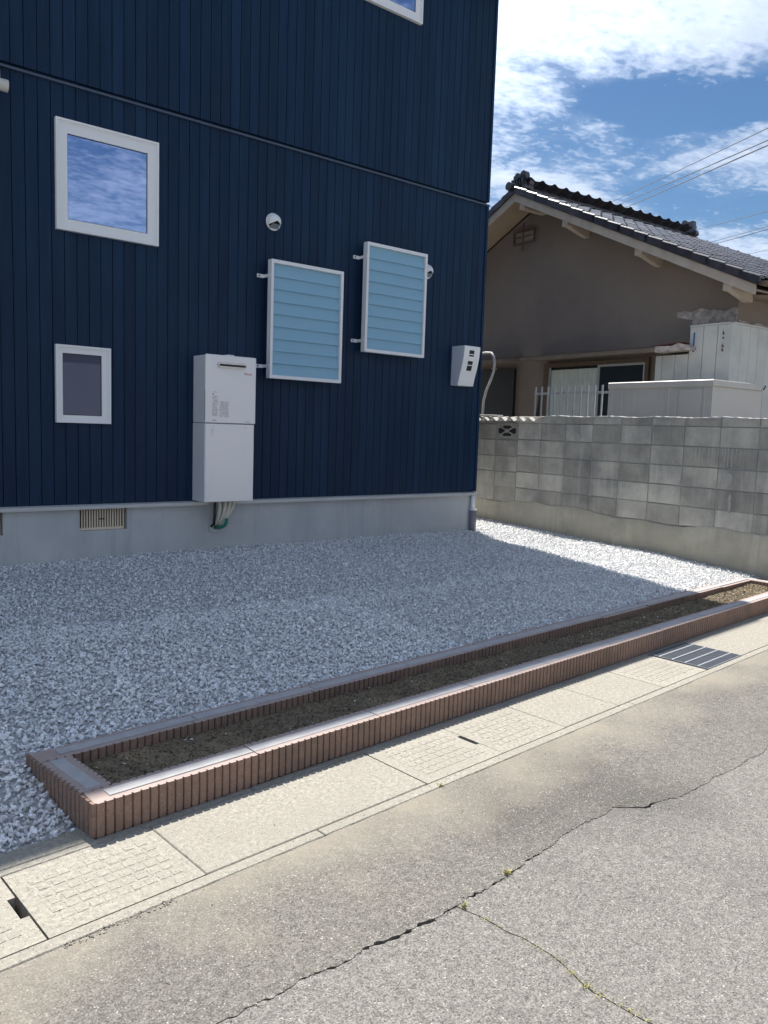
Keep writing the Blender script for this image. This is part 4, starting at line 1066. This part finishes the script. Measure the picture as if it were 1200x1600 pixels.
# bent white conduit behind the house corner
t = Thing('bent_conduit', 'white flexible conduit curving down behind the navy house corner', 'conduit', (7.3, 8.4, 1.5), FN)
pts = [(8.05, 9.06, 2.50), (8.05, 8.86, 2.51), (8.05, 8.74, 2.50), (8.05, 8.68, 2.44), (8.05, 8.66, 2.34), (8.05, 8.67, 2.24), (8.05, 8.73, 2.10), (8.05, 8.81, 1.96), (8.05, 8.86, 1.80), (8.05, 8.87, 1.60), (8.05, 8.85, 1.3), (8.05, 8.85, .25)]
t.part('tube', MB().tube(pts, .019, 10), M['pvc'], smooth=True)
t.part('clip', MB().tube([(8.05, 8.61, 2.26), (8.05, 8.72, 2.27)], .006, 6), M['pvc'])

# ------------------------------------------------------------------ houses across the street (behind the camera, seen in the window glass)
def far_house(x0, x1, y0, y1, h, label):
    t = Thing('opposite_house', label, 'house', ((x0+x1)/2, (y0+y1)/2, 0), FS, 'houses across the street')
    t.part('wall', MB().box(x0, x1, y0, y1, -.05, h), M['hedge'])
    ym = (y0+y1)/2
    t.part('roof', MB().prism([(y0-.6, h), (y1+.6, h), (ym, h+1.8)], 'x', x0-.6, x1+.6), M['tile'])
    for k in range(3):
        a = x0+(x1-x0)*(.15+.28*k); w = t.part('window', MB().ring(a, a+1.6, 1.0, 2.2, .06, y1+.001, y1+.05), M['alu'])
        t.part('pane', MB().box(a+.06, a+1.54, y1+.002, y1+.02, 1.06, 2.14), M['glass_n'], w)
far_house(-9, 1.5, -19, -9.6, 3.4, 'low grey house across the street, left of two')
far_house(4, 15, -20, -10.2, 3.8, 'low grey house across the street, right of two')

# ------------------------------------------------------------------ overhead cables
CAB = [(((.769, .582, .263), 26), ((.840, .431, .329), 13), 'single upper cable crossing the sky, highest of all', .010),
       (((.774, .577, .260), 26), ((.844, .432, .318), 13), 'upper of the two close cables over the roof ridge', .012),
       (((.781, .569, .258), 26), ((.845, .433, .313), 13), 'lower of the two close cables over the roof ridge', .014),
       (((.833, .500, .235), 26), ((.864, .436, .250), 16), 'cable rising to the right just behind the far roof ornament', .010),
       (((.839, .497, .219), 26), ((.868, .437, .235), 16), 'upper of the two low cables right of the far roof ornament', .009),
       (((.842, .495, .217), 26), ((.869, .437, .232), 16), 'lower of the two low cables right of the far roof ornament', .011),
       (((.860, .466, .205), 30), ((.874, .438, .211), 18), 'faint lowest cable just above the far right roof', .007)]
for (a, da), (b, db), lab, r_ in CAB:
    r_ *= .7
    A = Vector(a)*da+Vector((0, 0, Z0)); B = Vector(b)*db+Vector((0, 0, Z0)); D = B-A
    A2 = A-D*.8; B2 = B+D*.9; mb = MB()
    mb.tube([A2.lerp(B2, i/24)+Vector((0, 0, -.05*(1-((i-12)/12)**2))) for i in range(25)], r_, 5)
    o = link('overhead_cable', mb.mesh('overhead_cable', M['cable'])); o['label'] = lab; o['category'] = 'cable'; o['group'] = 'overhead cables across the sky'
